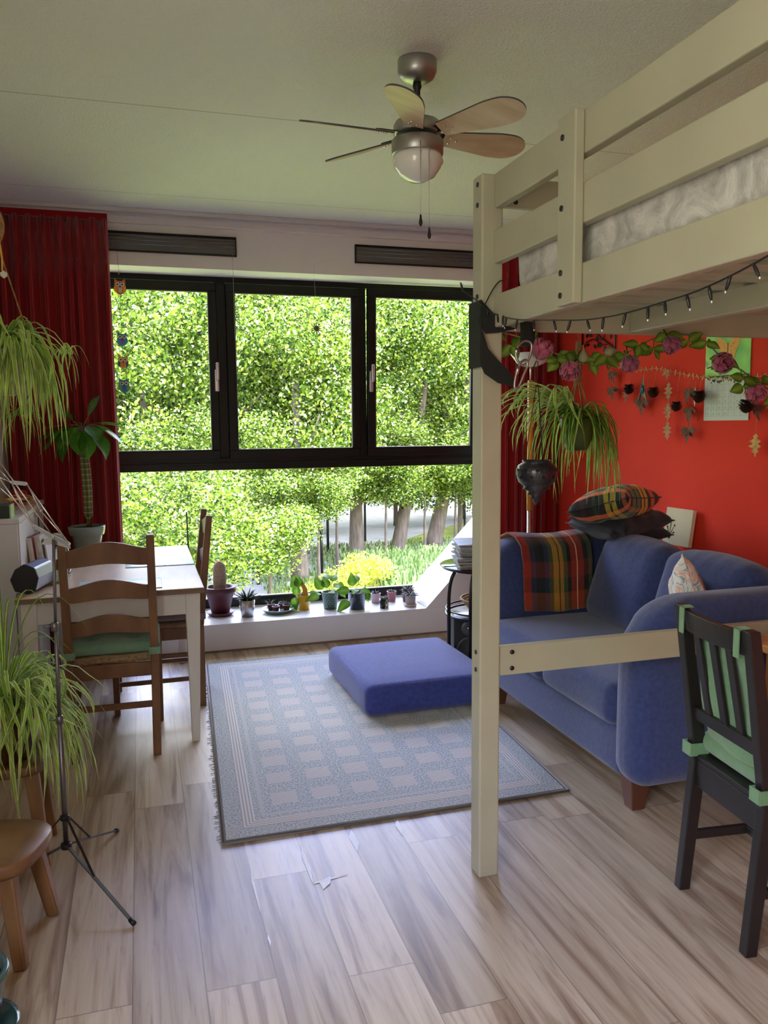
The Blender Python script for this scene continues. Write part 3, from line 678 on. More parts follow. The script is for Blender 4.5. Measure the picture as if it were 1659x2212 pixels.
# pine desk
m_or = M('honey_varnished_pine', (.56, .22, .045), .28, vs_=3, vst=(1, 5, 1), col2=(.72, .34, .08), coat=.4)
dk = thing('desk', 'honey-coloured pine desk under the loft bed, beside the black chair', 'desk', (2.42, 1.93, 0))
MB().box(-.46, .42, -.33, .33, .712, .74).build('desktop', m_or, dk, bevel=.006)
for sx in (-1, 1):
    for sy in (-1, 1): MB().box(sx*.36-.022, sx*.36+.022, sy*.27-.022, sy*.27+.022, 0, .712).build('leg', m_or, dk, bevel=.003)
for sy in (-1, 1): box('apron', m_or, -.34, .34, sy*.27-.01, sy*.27+.01, .62, .712, dk, .002)
for sx in (-1, 1): box('apron', m_or, sx*.36-.01, sx*.36+.01, -.25, .25, .62, .712, dk, .002)
# ------------------------------------------------------------------ ceiling fan
m_fw = M('light_wood_veneer', (.46, .31, .17), .4, vs_=5, vst=(1, 5, 1), col2=(.58, .42, .26))
m_fe = M('dark_blade_edge', (.07, .07, .07), .4)
fan = thing('ceiling_fan', 'grey metal ceiling fan with six wooden blades and a round white glass lamp', 'ceiling fan', (.985, 2.83, 2.75))
MB().lathe([(0, 0), (.068, 0), (.069, -.004), (.069, -.040), (.060, -.058), (.042, -.070), (.018, -.074), (0, -.074)], 36).build('canopy', m_gmetal, fan)
MB().lathe([(.014, -.07), (.016, -.09), (.011, -.10), (.011, -.21), (.02, -.215)], 16).build('downrod', m_dark, fan)
MB().lathe([(0, -.195), (.05, -.197), (.078, -.208), (.085, -.222), (.085, -.245), (.083, -.250), (.075, -.252)], 36).build('motor_housing', m_gmetal, fan)
MB().lathe([(.0, -.25), (.045, -.25), (.045, -.268), (0, -.268)], 24).build('hub', m_dark, fan)
MB().lathe([(0, -.268), (.088, -.268), (.092, -.273), (.092, -.318), (.088, -.322), (0, -.322)], 36).build('lamp_housing', m_gmetal, fan)
MB().lathe([(.087, -.322), (.089, -.335), (.083, -.362), (.062, -.392), (.032, -.408), (0, -.413)], 36).build('glass_globe', M('opal_glass', (.70, .69, .62), .18, coat=.4), fan)
for k in range(6):
    a = math.radians(4+60*k); Rb = Matrix.Rotation(a, 4, 'Z') @ Matrix.Translation((0, 0, -.252)) @ Matrix.Rotation(math.radians(-19), 4, 'X')
    n = 22; top = []
    L0, L1 = .10, .43
    for i in range(n+1):
        f = math.sin(i/n*math.pi/2); w = .034+.030*min(1, f*1.6)
        if f > .75: w *= math.sqrt(max(0, 1-((f-.75)/.25)**2))*.98+.02
        top.append((L0+(L1-L0)*f, w))
    outline = [(x, w) for x, w in top]+[(x, -w) for x, w in reversed(top)]
    vs = [Rb @ Vector((x, y, .003)) for x, y in outline]+[Rb @ Vector((x, y, -.003)) for x, y in outline]; N = len(outline)
    o = MB().add(vs, [tuple(range(N)), tuple(range(2*N-1, N-1, -1))]+[(i, N+i, N+(i+1) % N, (i+1) % N) for i in range(N)])
    ob = o.build('fan_blade', [m_fw, m_fe], fan)
    for i, p in enumerate(ob.data.polygons): p.material_index = 0 if i < 2 else 1
    b = MB(); vsx = [Rb @ Vector(p) for p in ((.04, -.015, .005), (.15, -.02, .005), (.15, .02, .005), (.04, .015, .005))]; b.poly(vsx, .003, Rb.to_3x3() @ Vector((0, 0, 1)))
    b.build('blade_iron', m_dark, fan)
    b = MB()
    for (x, y) in ((.125, -.014), (.125, .014), (.15, 0)):
        q = Rb @ Vector((x, y, -.004)); b.lathe([(0, -.004), (.004, -.003), (.006, 0), (0, .001)], 10, q)
    b.build('blade_screws', m_chrome, ob)
for (x, y, z) in ((-.022, -.095, -.56), (.012, -.088, -.60)):
    b = MB(); b.tube([(x, y, -.30), (x, y, z)], .0014, 5)
    for i in range(34): b.lathe([(0, -.0021), (.0021, 0), (0, .0021)], 5, (x, y, -.32+(z+.32)*i/34))
    b.build('pull_chain', m_metal, fan)
    MB().lathe([(0, .012), (.003, .012), (.004, .0), (.0065, -.012), (.0065, -.018), (.003, -.026), (0, -.027)], 12, (x, y, z)).build('pull_knob', m_dark, fan)
# ------------------------------------------------------------------ plants
def leafmat(name, stops, trans=.35, rough=.45, spec=.4):
    """leaf material striped across its width (uv.x), with light passing through"""
    g = NG(name, rough); x, y, z = g.xyz(uv=True)[:3]
    c = g.ramp(x, stops); g.b.inputs['Specular IOR Level'].default_value = spec
    n = g.noise(g.comb(*g.xyz()[:3]), 14, 2); q = g.n('Mix', data_type='RGBA', blend_type='MULTIPLY'); q.inputs[0].default_value = 1
    g.put(c, q.inputs[6]); g.put(g.ramp(n, [(.3, (.6, .62, .55)), (.7, (1.25, 1.25, 1.1))]), q.inputs[7]); g.put(q.outputs[2], g.b.inputs['Base Color'])
    tr = g.n('BsdfTranslucent'); g.put(q.outputs[2], tr.inputs[0]); mx = g.n('MixShader'); mx.inputs[0].default_value = trans
    g.t.links.new(g.b.outputs[0], mx.inputs[1]); g.t.links.new(tr.outputs[0], mx.inputs[2]); g.t.links.new(mx.outputs[0], g.t.nodes['Material Output'].inputs[0]); return g.m
Gd, Gm, Gl, Wh = (.06, .20, .012), (.20, .46, .03), (.45, .68, .10), (.76, .84, .50)
m_spider = leafmat('spider_leaf_white_edged', [(0, Wh), (.17, Wh), (.24, Gm), (.5, Gl), (.76, Gm), (.83, Wh), (1, Wh)])
m_spider2 = leafmat('spider_leaf_cream_centre', [(0, Gd), (.3, Gm), (.42, (.68, .70, .34)), (.58, (.68, .70, .34)), (.7, Gm), (1, Gd)])
m_pothos = leafmat('pothos_leaf', [(0, (.10, .26, .02)), (.46, (.20, .42, .05)), (.5, (.35, .5, .12)), (.54, (.20, .42, .05)), (1, (.10, .26, .02))], .4)
m_dleaf = leafmat('dark_glossy_leaf', [(0, (.06, .19, .02)), (.47, (.09, .25, .03)), (.5, (.26, .40, .10)), (.53, (.09, .25, .03)), (1, (.06, .19, .02))], .45, .35)
m_succ = M('dark_succulent', (.035, .055, .028), .5, var=.4, vs_=60, vst=(1, 1, 4))
m_soil = M('potting_soil', (.035, .022, .015), .95, bump=1, bs=90)
m_wicker = M('twisted_wicker', (.42, .24, .09), .7, bump=1, bs=90, bst=(1, 1, 4), var=.3, vs_=40)
def spider_leaves(b, n, R, drop, rise, w, rnd, th0=0, th1=2*math.pi, lift=.0, flat=.0, c=(0, 0, 0)):
    for i in range(n):
        a = rnd.uniform(th0, th1); r = R*rnd.uniform(.35, 1.0)**.8; d = drop*rnd.uniform(.25, 1.0); h = rise*rnd.uniform(.2, 1.0)
        tw = rnd.uniform(-.5, .5); p0 = Vector(c)+Vector((rnd.uniform(-.02, .02), rnd.uniform(-.02, .02), 0)); P = []
        for k in range(10):
            t = k/9; rr = r*(1-(1-t)**1.7); z = h*math.sin(min(1, t*1.5)*math.pi*.62)-d*t**2.1*1.1
            P.append(p0+Vector((rr*math.cos(a+tw*t*t), rr*math.sin(a+tw*t*t), z)))
        out = Vector((math.cos(a), math.sin(a), .3)); b.blade(P, w*rnd.uniform(.7, 1.15), None)
def rope(b, P, r, n=6): b.tube(P, r, n)
# hanging spider plant, left
hp = thing('hanging_spider_plant', 'bushy green spider plant hanging at the left edge in front of the red curtain', 'potted plant', (-.43, 3.05, 1.72))
rnd = random.Random(11)
MB().lathe([(0, -.13), (.075, -.13), (.10, 0), (.105, .02), (.092, .02), (.088, -.01), (0, -.01)], 28).build('pot', M('cream_ceramic', (.45, .40, .30), .4), hp)
b = MB(); spider_leaves(b, 110, .20, .32, .12, .016, rnd, c=(0, 0, .04)); spider_leaves(b, 80, .19, .40, .07, .015, rnd, -1.9, .9, c=(.02, -.02, .04))
b.build('leaves', m_spider, hp)
b = MB(); spider_leaves(b, 16, .08, .14, .05, .007, rnd, c=(.20, -.03, .01)); rope(b, bez((0, 0, .04), (.14, -.02, .14), (.20, -.03, .01)), .002); b.build('offshoot', m_spider, hp)
b = MB(); spider_leaves(b, 20, .09, .12, .05, .007, rnd, c=(.04, -.03, -.20)); rope(b, bez((.02, 0, .03), (.14, -.06, -.02), (.04, -.03, -.20)), .002); b.build('offshoot', m_spider2, hp)
b = MB()
for k in range(3):
    a = 2*math.pi*k/3+.5; rope(b, [(0, 0, 1.13), (0, 0, .36), (.10*math.cos(a), .10*math.sin(a), .02), (.03*math.cos(a), .03*math.sin(a), -.135)], .003)
b.build('hanger_cords', m_wicker, hp)
ring = thing('wicker_heart_ornament', 'twisted wicker ring with yellow ribbon and pale shell hanging above the left plant', 'ornament', (-.445, 2.9, 2.0))
b = MB(); P = [(.05*math.cos(a), 0, .12+.07*math.sin(a)) for a in [2*math.pi*i/24 for i in range(24)]]; b.tube(P, .008, 8, closed=True); b.build('wicker_ring', m_wicker, ring)
b = MB(); rope(b, [(.04, 0, .07), (.045, 0, .02), (.043, 0, -.02)], .003); rope(b, [(0, 0, .19), (0, 0, .75)], .0015); b.build('ribbon', M('yellow_ribbon', (.75, .45, .05), .7), ring)
MB().lathe([(0, -.014), (.010, -.006), (.011, .004), (0, .012)], 12, (.047, 0, -.03)).build('shell_disc', M('pale_shell', (.72, .70, .6), .4), ring)
# big spider plant on the lower left
sp2 = thing('spider_plant', 'large spider plant with long arching striped leaves standing low at the left edge', 'potted plant', (-.475, 2.93, .36))
rnd = random.Random(4)
MB().lathe([(0, 0), (.075, 0), (.10, .16), (.108, .165), (.108, .185), (.096, .185), (.092, .16), (0, .16)], 28).build('pot', M('brown_glazed_pot', (.13, .065, .035), .3), sp2)
b = MB(); spider_leaves(b, 130, .34, .30, .20, .0165, rnd, -2.2, 1.9, c=(0, 0, .17)); spider_leaves(b, 60, .24, .40, .12, .016, rnd, -1.8, 1.2, c=(.04, -.02, .15))
b.build('leaves', m_spider, sp2)
b = MB()
for a, r, h, z1 in ((.35, .30, .50, .20), (.1, .22, .36, .10), (-.3, .34, .16, -.13), (.6, .28, .3, .1), (-.9, .1, .40, .36), (-1.4, .08, .5, .42), (.9, .2, .45, .3), (-.05, .36, .28, -.12)):
    P = bez((0, 0, .17), (r*.35*math.cos(a), r*.35*math.sin(a), .17+h*1.25), (r*math.cos(a), r*math.sin(a), .17+z1), 12); b.blade(P, .012)
b.build('long_leaves', m_spider2, sp2)
m_stool = M('waxed_brown_wood', (.17, .085, .035), .38, vs_=4, vst=(3, 1, 1), col2=(.30, .17, .07), bump=.05, bs=30)
def stool(label, loc, rz, w, d, h, th, name='stool'):
    t = thing(name, label, 'stool', loc, rz)
    N = 40; P = []
    for i in range(N):
        a = 2*math.pi*i/N; n_ = 3.2; c_, s_ = math.cos(a), math.sin(a); r_ = (abs(c_)**n_+abs(s_)**n_)**(-1/n_); P.append((w/2*r_*c_*(1+.03*math.sin(3*a)), d/2*r_*s_*(1+.04*math.cos(2*a))))
    b = MB(); rings = [(.96, h-th), (1, h-th*.7), (1, h-.006), (.975, h), ]
    vs = [(x*k, y*k, z) for k, z in rings for x, y in P]; vs += [(x*.6, y*.6, h-.006) for x, y in P]
    fs = [(i*N+k, i*N+(k+1) % N, (i+1)*N+(k+1) % N, (i+1)*N+k) for i in range(len(rings)) for k in range(N)]+[tuple(range(N-1, -1, -1)), tuple(len(rings)*N+k for k in range(N))]
    b.add(vs, fs, smooth=True); b.build('seat', m_stool, t)
    for sx in (-1, 1):
        for sy in (-1, 1): MB().bar((sx*w*.30, sy*d*.30, h-th), (sx*w*.42, sy*d*.42, 0), .046, .040, (0, 1, 0), .036, .032).build('leg', m_stool, t, bevel=.006)
    return t
stool('low waxed wooden stool with rounded corners beside the music stand feet', (-.472, 2.43, 0), math.radians(-14), .33, .30, .30, .042)
stool('wooden stool carrying the large spider plant at the left edge', (-.475, 2.93, 0), 0, .27, .27, .36, .035)
gp = thing('ceramic_plant_pot', 'blue-green glazed pot with matching saucer on the floor at bottom left', 'plant pot', (-.452, 2.03, 0))
m_teal = M('blue_green_glaze', (.05, .12, .115), .22, var=.2, vs_=12, coat=.5); m_teal2 = M('teal_dark_glaze', (.025, .09, .085), .2, coat=.5)
MB().lathe([(0, .012), (.062, .012), (.085, .13), (.093, .16), (.097, .168), (.093, .176), (.080, .170), (.078, .15), (0, .15)], 32).build('pot', m_teal, gp)
MB().lathe([(0, .0), (.08, .0), (.108, .022), (.112, .03), (.100, .026), (.07, .011), (0, .011)], 32).build('saucer', m_teal2, gp)
MB().lathe([(0, .154), (.077, .154), (.077, .150), (0, .150)], 24).build('soil', m_soil, gp)
# ------------------------------------------------------------------ folding music stand
ms = thing('music_stand', 'slim folding metal music stand with tripod feet beside the low stool', 'music stand', (-.278, 2.664, 0))
m_st = M('grey_steel_tube', (.16, .16, .16), .35, .8)
MB().tube([(0, 0, .135), (0, 0, .56)], .0085, 10).build('lower_tube', m_st, ms); MB().tube([(0, 0, .56), (.003, 0, .86)], .0065, 10).build('middle_tube', m_st, ms); MB().tube([(.003, 0, .86), (.010, 0, 1.135)], .005, 10).build('upper_tube', m_st, ms)
for z in (.56, .86): MB().lathe([(.006, -.014), (.0115, -.012), (.0115, .012), (.006, .014)], 12, (.0, 0, z)).tube([(-.008, 0, z), (-.03, -.006, z+.004)], .003, 6).build('collar', m_st, ms)
MB().lathe([(.008, -.008), (.017, -.008), (.017, .008), (.008, .008)], 12, (0, 0, .14)).lathe([(.008, -.006), (.015, -.006), (.015, .006), (.008, .006)], 12, (0, 0, .235)).build('tripod_hub', m_dark, ms)
for fx, fy in ((.201, -.28), (.142, .314), (-.343, -.03)):
    l = math.hypot(fx, fy); u = Vector((fx/l, fy/l, 0))
    lg = MB().bar(u*.014+Vector((0, 0, .138)), Vector((fx, fy, .012)), .010, .005, (0, 0, 1)).build('tripod_leg', m_st, ms)
    mid = (u*.014+Vector((0, 0, .138))).lerp(Vector((fx, fy, .012)), .42)
    MB().bar(u*.014+Vector((0, 0, .235)), mid, .007, .003, (0, 0, 1)).build('brace', m_dark, ms)
    MB().tube([Vector((fx, fy, .012))-u*.012+Vector((0, 0, .004)), Vector((fx, fy, .009))+u*.008], .008, 8).build('rubber_foot', m_dark, ms)
# folded wire desk (points in the plane of the stand, relative to its base)
def q(x, z, y=0): return Vector((x+.278, y, z))
Bp, Ap, Cp, Dp, Ep = q(-.268, 1.142), q(-.222, 1.118, -.01), q(-.322, 1.178), q(-.336, 1.309), q(-.378, 1.315)
for e0, e1 in ((Ap, Bp), (Bp, Cp), (Dp, Ep)): MB().bar(e0, e1, .012, .003, (0, 1, 0)).build('desk_bar', m_st, ms)
b = MB()
for p, r in ((Cp, q(-.43, 1.36)), (Cp+Vector((0, .01, 0)), Ep), (Bp, q(-.42, 1.40)), (Ap, Dp), (Ap+Vector((0, .012, 0)), q(-.30, 1.225)), (q(-.30, 1.225), Dp+Vector((0, .01, 0))), (q(-.352, 1.238), Ep), (q(-.352, 1.238), q(-.44, 1.33)), (Ep, q(-.44, 1.345)), (Ep, q(-.41, 1.355)), (Cp, q(-.352, 1.238)), (q(-.41, 1.355), q(-.44, 1.36))): b.tube([p, r], .0019, 6)
b.build('desk_wires', m_chrome, ms)
b = MB()
for p in (Ap, Bp, Cp, Dp, Ep, q(-.30, 1.225)): b.lathe([(0, -.004), (.004, -.004), (.004, .004), (0, .004)], 10, p, 'y')
b.build('desk_rivets', m_chrome, ms)
N = 16; vs = [q(-.262+.085*(i/N)-.045, 1.118+.045*math.sin(math.pi*(i/N)*.9)-.02*(i/N), .02) for i in range(N+1)]+[q(-.222, 1.10, .02), q(-.262, 1.115, .02)]
b = MB(); b.poly(vs, .002, (0, 1, 0)); b.build('desk_plate', M('grey_steel_plate', (.25, .25, .24), .4, .7), ms)
# ------------------------------------------------------------------ white cabinet and things on it
m_cab = M('white_lacquered_cabinet', (.72, .72, .72), .3, var=.02)
cb = thing('cabinet', 'slim white cabinet against the left wall behind the end of the table', 'cabinet', (-.655, 4.56, 0))
MB().box(-.105, .094, -.50, .50, 0, 1.035).build('body', m_cab, cb, bevel=.004); MB().box(-.108, .104, -.51, .51, 1.035, 1.06).build('top', m_cab, cb, bevel=.004)
d1 = MB().box(.094, .1, -.49, .49, .56, 1.03).build('flap_door', m_cab, cb, bevel=.002); MB().box(.094, .1, -.49, .49, .08, .55).build('flap_door', m_cab, cb, bevel=.002)
MB().lathe([(0, -.006), (.012, -.006), (.012, .004), (.006, .012), (0, .012)], 12, (.107, .08, 1.018), 'x').build('knob', m_chrome, d1)
ta = thing('black_tassel', 'black pointed tag hanging from the white cabinet knob', 'tag', (-.538, 4.64, .90))
b = MB(); b.poly([(0, -.012, .02), (0, .012, .02), (0, .014, .09), (0, 0, .105), (0, -.014, .09)], .004, (1, 0, 0)); b.poly([(0, -.010, .02), (0, 0, -.012), (0, .010, .02)], .004, (1, 0, 0)); b.build('tag_body', m_dark, ta); MB().tube([(.001, 0, .10), (.0, 0, .125)], .0015, 5).build('cord', m_dark, ta)
bx = thing('gift_box', 'dark green box with pale green end on top of the white cabinet', 'box', (-.63, 4.13, 1.06))
MB().box(-.10, .035, -.055, .055, 0, .062).build('body', M('dark_green_card', (.015, .035, .025), .5), bx, bevel=.002); box('end_panel', M('light_green_card', (.30, .48, .20), .5), .0355, .042, -.055, .055, 0, .062, bx)
rc = thing('red_cup', 'dark red glazed cup standing at the far end of the cabinet top', 'cup', (-.65, 4.83, 1.06))
MB().lathe([(0, 0), (.035, 0), (.040, .006), (.048, .06), (.05, .078), (.047, .078), (.042, .01), (0, .01)], 24).build('cup_body', M('red_glaze', (.28, .01, .02), .25, coat=.5), rc)
rnd = random.Random(5)
for k, (x, y, c, lab) in enumerate(((-.60, 4.34, (.62, .20, .07), 'orange-brown'), (-.63, 4.27, (.50, .07, .05), 'dark red'), (-.585, 4.45, (.66, .28, .14), 'pale orange'), (-.62, 4.56, (.60, .16, .05), 'rust'), (-.60, 4.22, (.75, .42, .05), 'yellow'))):
    b = MB()
    for j in range(5):
        a = (j-2)*.62+.4*k; b.leaf((0, 0, .03+.008*k), (math.cos(a), math.sin(a), .35), (0, 0, 1), .075+.015*(j == 2), .035, .4, .25)
    b.tube([(0, 0, .03), (-.03, -.01, .0)], .0015, 4)
    o = b.build('dried_leaf', M('dried_leaf_%d' % k, c, .8, var=.3, vs_=30), None, (x, y, 1.064)); tag(o, '%s curled dried maple leaf lying on the white cabinet' % lab, 'dried leaf', 'dried leaves on the cabinet')
# ------------------------------------------------------------------ things on the table
spk = thing('portable_speaker', 'dark portable speaker with black rounded end at the table corner by the cabinet', 'speaker', (-.497, 3.93, .74), math.radians(-14))
def hexa(r): return [(r*.062*x, r*.062*z) for x, z in ((.05, 1.15), (.75, .85), (1.0, .1), (.75, -.85), (.2, -1.05), (-.7, -.85), (-1.0, .0), (-.62, .75))]
def prism(pts0, pts1, y0, y1):
    n = len(pts0); vs = [(x, y0, z+.066) for x, z in pts0]+[(x, y1, z+.066) for x, z in pts1]
    return MB().add(vs, [tuple(range(n)), tuple(range(2*n-1, n-1, -1))]+[(i, n+i, n+(i+1) % n, (i+1) % n) for i in range(n)])
prism(hexa(.96), hexa(.96), -.075, .135).build('body', M('satin_dark_grey', (.16, .17, .20), .32, .5), spk, bevel=.006); prism(hexa(1), hexa(1), -.088, -.075).build('end_cap', M('black_mesh', (.008, .008, .009), .6), spk, bevel=.005)
bw = thing('pale_green_bowl', 'small pale green ribbed bowl on the table behind the speaker', 'bowl', (-.418, 4.10, .74))
MB().lathe([(0, 0), (.036, 0), (.038, .01)]+[(.040+.0012*(i % 2)+.0007*i, .01+.006*i) for i in range(6)]+[(.048, .052), (.043, .052), (.036, .006), (0, .006)], 28).build('bowl_body', M('mint_glaze', (.42, .62, .50), .35), bw)
for k, (x, y, h, w, c, lab) in enumerate(((-.515, 4.36, .20, .028, (.20, .012, .02), 'dark red folder leaning against the cabinet behind the speaker'), (-.485, 4.39, .20, .03, (.50, .48, .44), 'thick white sheaf of papers with ruled edges beside the red folder'), (-.455, 4.42, .185, .008, (.70, .62, .62), 'thin pale pink booklet in front of the sheaf of papers'))):
    t = thing(('folder', 'paper_sheaf', 'booklet')[k], lab, ('folder', 'papers', 'booklet')[k], (x, y, .74), math.radians(-8))
    R = Eu(0, -6, 0).to_4x4(); MB().box(-w/2, w/2, -.07, .08, .004, h, R).build('cover', M('paper_col_%d' % k, c, .7, var=.1, vs_=30, vst=(1, 1, 8)), t, bevel=.002)
    MB().box(-w/2+.002, w/2-.002, -.071, .079, .006, h-.003, R).build('pages', M('pages_%d' % k, (.72, .70, .66), .8, var=.2, vs_=60, vst=(6, .2, .2)), t)
jr = thing('glass_jar', 'clear glass jar with amber contents beside the paper sheaf on the table', 'jar', (-.40, 4.36, .74))
m_cg = M('clear_glass', (.9, .92, .92), .03, trans=1); MB().lathe([(0, 0), (.036, 0), (.042, .03), (.040, .09), (.026, .14), (.024, .17), (.022, .17), (.024, .138), (.037, .09), (.039, .03), (.033, .004), (0, .004)], 24).build('glass_body', m_cg, jr)
MB().lathe([(0, .005), (.032, .005), (.037, .03), (.034, .07), (0, .078)], 20).build('contents', M('amber_grain', (.55, .28, .08), .6, bump=1, bs=90), jr)
# tall ribbed-stem plant in glazed pot
eu = thing('tall_stem_plant', 'tall plant with one ribbed stem and a crown of broad leaves on the table', 'potted plant', (-.314, 4.93, .741))
m_gg = M('grey_green_glaze', (.22, .27, .25), .2, coat=.6, var=.12, vs_=8)
MB().lathe([(0, 0), (.062, 0), (.066, .004), (.086, .115), (.088, .118), (.098, .122), (.104, .165), (.104, .172), (.094, .172), (.090, .155), (0, .152)], 40).build('pot', m_gg, eu)
MB().lathe([(0, .160), (.0905, .160), (.0905, .153), (0, .153)], 24).build('soil', m_soil, eu)
def ribbed(x, y, z):
    a = math.atan2(y, x); r = math.hypot(x, y); k = 1+.28*math.cos(5*a)*(1 if r > .006 else 0); return (x*k+.012*math.sin(z*5), y*k, z)
g = NG('ribbed_stem', .6); x, y, z = g.xyz()[:3]; g.bump(g.math('FRACT', g.math('MULTIPLY', z, 32.0)), .6, .004)
mst = g.col(g.ramp(g.math('FRACT', g.math('MULTIPLY', z, 32.0)), [(0, (.40, .34, .16)), (.12, (.10, .11, .03)), (.8, (.14, .15, .035)), (1, (.40, .34, .16))]))
MB().lathe([(.008, .155), (.009, .21), (.020, .23), (.022, .35), (.023, .45), (.021, .58), (.017, .66), (.012, .735), (0, .745)], 40, fn=ribbed).build('stem', mst, eu)
b = MB(); b2 = MB(); rnd = random.Random(2)
specs = [(158, -8, .21, .075), (182, 6, .16, .04), (200, -30, .19, .085), (228, -38, .17, .09), (262, -48, .15, .075), (285, -55, .17, .08), (320, -40, .19, .09), (345, -20, .20, .07), (4, 4, .21, .055), (20, 10, .17, .045), (140, 42, .12, .06), (60, 60, .15, .045), (215, -55, .20, .08), (300, -20, .14, .08), (250, -20, .17, .09), (335, -50, .18, .06), (175, -25, .22, .07), (95, 10, .16, .07), (120, -20, .18, .07), (35, -15, .17, .07), (190, -50, .2, .06)]
for az, elv, L, w in specs:
    a, e = math.radians(az), math.radians(elv); d = Vector((math.cos(a)*math.cos(e), math.sin(a)*math.cos(e), math.sin(e)))
    st = Vector((.012*math.cos(a), .012*math.sin(a), .735-rnd.random()*.03)); up0 = st+Vector((math.cos(a)*.05, math.sin(a)*.05, .035+.03*math.sin(e))); b2.tube(bez(st, st+Vector((0, 0, .02)), up0, 4), .0022, 5)
    b.leaf(up0, d, (0, 0, 1) if abs(elv) < 58 else (math.cos(a+1.5), math.sin(a+1.5), 0), L, w*1.25, .28, .10, 9, 1.25)
b.build('leaves', m_dleaf, eu); b2.build('leaf_stalks', M('red_leaf_stalk', (.30, .06, .05), .5), eu)
# ------------------------------------------------------------------ plants on the sill
ZS = .187
def pot_prof(r0, r1, h, rim=0, wall=.006): return [(0, 0), (r0, 0), (r1, h-rim*1.2)]+([(r1+rim*.4, h-rim), (r1+rim*.5, h)] if rim else [(r1, h)])+[(r1-wall, h), (r1-wall*1.2, h*.88), (0, h*.88)]
def potted(name, label, x, y, r0, r1, h, mat, rim=0, cat='potted plant', fn=None, group='potted plants on the window sill'):
    t = thing(name, label, cat, (x, y, ZS), 0, group); MB().lathe(pot_prof(r0, r1, h, rim), 36, fn=fn).build('pot', mat, t)
    MB().lathe([(0, h*.90), (r1-.007, h*.90), (r1-.007, h*.885), (0, h*.885)], 20).build('soil', m_soil, t); return t
def rosette(t, z, n, L, w, up, rnd, mat=m_succ, name='leaves', c=(0, 0)):
    b = MB()
    for i in range(n):
        a = i*2.4+rnd.uniform(-.2, .2); e = up*(.25+.75*i/n)+rnd.uniform(-.1, .1); l = L*rnd.uniform(.75, 1.1); d = Vector((math.cos(a)*math.cos(e), math.sin(a)*math.cos(e), math.sin(e)))
        p = Vector((c[0], c[1], z)); P = [p+d*l*f+Vector((0, 0, -.18*l*f*f)) for f in (0, .25, .55, .8, 1)]; b.tube(P, [w*.8, w, w*.8, w*.45, .0006], 5)
    return b.build(name, mat, t)
def heart_leaves(t, pts, mat=m_pothos, z0=0, name='leaves'):
    b = MB(); s = MB()
    for (x, y, z, az, el_, L) in pts:
        a, e = math.radians(az), math.radians(el_); d = Vector((math.cos(a)*math.cos(e), math.sin(a)*math.cos(e), math.sin(e)))
        b.leaf((x, y, z), d, Vector((-math.sin(.3), -.6, .7)), L, L*.66, .25, .06, 8, .62); s.tube(bez((x*.15, y*.15, z0), (x*.5, y*.5, z+.015), (x, y, z), 5), .0018, 5)
    s.build('stems', M('plant_stem', (.16, .28, .05), .5), t); return b.build(name, mat, t)
m_maroon = M('maroon_painted_terracotta', (.10, .022, .028), .5, var=.1)
t = potted('cactus_pot', 'pale spiny column cactus with orange tip in a large maroon pot and saucer', .485, 5.545, .062, .094, .175, m_maroon, .035, 'potted cactus')
t.location.z = ZS+.022
MB().lathe([(0, -.022), (.075, -.022), (.092, -.004), (.095, .002), (.088, .0), (.07, -.004), (0, -.004)], 36).build('saucer', m_maroon, t)
g = NG('cactus_skin', .8); x, y, z = g.xyz()[:3]; nn = g.noise(g.comb(g.math('MULTIPLY', x, 1.), y, z), 320, 2, .7)
mc = g.col(g.ramp(nn, [(.38, (.22, .13, .09)), (.5, (.48, .36, .26)), (.62, (.72, .64, .52))])); g.bump(nn, .8, .006)
MB().lathe([(.030, .15), (.040, .17), (.044, .22), (.044, .29), (.038, .325), (.024, .342), (0, .346)], 40, fn=lambda x, y, z: (x*(1+.04*math.cos(20*math.atan2(y, x)+z*60)), y*(1+.04*math.cos(20*math.atan2(y, x)+z*60)), z)).build('cactus_body', mc, t)
b = MB(); rnd = random.Random(1)
for i in range(420):
    a = rnd.uniform(0, 6.28); z = rnd.uniform(.17, .34); r = .044 if z < .30 else .044*math.sqrt(max(.02, 1-((z-.30)/.05)**2)); u = Vector((math.cos(a), math.sin(a), rnd.uniform(-.4, .7))); p = Vector((r*math.cos(a), r*math.sin(a), z)); x_ = u.cross(Vector((0, 0, 1))).normalized()*.0005; b.add([p-x_, p+x_, p+u*.009], [(0, 1, 2)])
b.build('spines', M('pale_spines', (.70, .60, .48), .7), t, ); bpy.data.objects['spines']['kind'] = 'stuff'
MB().lathe([(0, .340), (.013, .342), (.017, .347), (.009, .351), (0, .348)], 14).build('flower_tip', M('orange_flower', (.75, .14, .03), .6), t)
t = potted('succulent_pot', 'spiky dark succulent in a small galvanised silver bucket', .655, 5.44, .041, .054, .115, M('galvanised_zinc', (.50, .51, .53), .28, .9), 0)
MB().tube([(.0505*math.cos(a), .0505*math.sin(a), .074) for a in [2*math.pi*i/28 for i in range(28)]], .0015, 5, closed=True).tube([(.0495*math.cos(a), .0495*math.sin(a), .066) for a in [2*math.pi*i/28 for i in range(28)]], .0015, 5, closed=True).build('bucket_band', m_metal, t)
rosette(t, .105, 30, .115, .006, 1.2, random.Random(3))
tr = thing('pot_tray', 'round grey-green ceramic tray holding four tiny terracotta pots on the sill', 'tray', (.875, 5.50, ZS)); MB().lathe([(0, 0), (.085, 0), (.108, .018), (.116, .026), (.112, .029), (.100, .020), (.08, .008), (0, .008)], 40).build('tray_body', M('grey_green_stoneware', (.12, .20, .185), .35, coat=.2), tr)
m_tiny = M('brown_plastic_pot', (.16, .045, .03), .5)
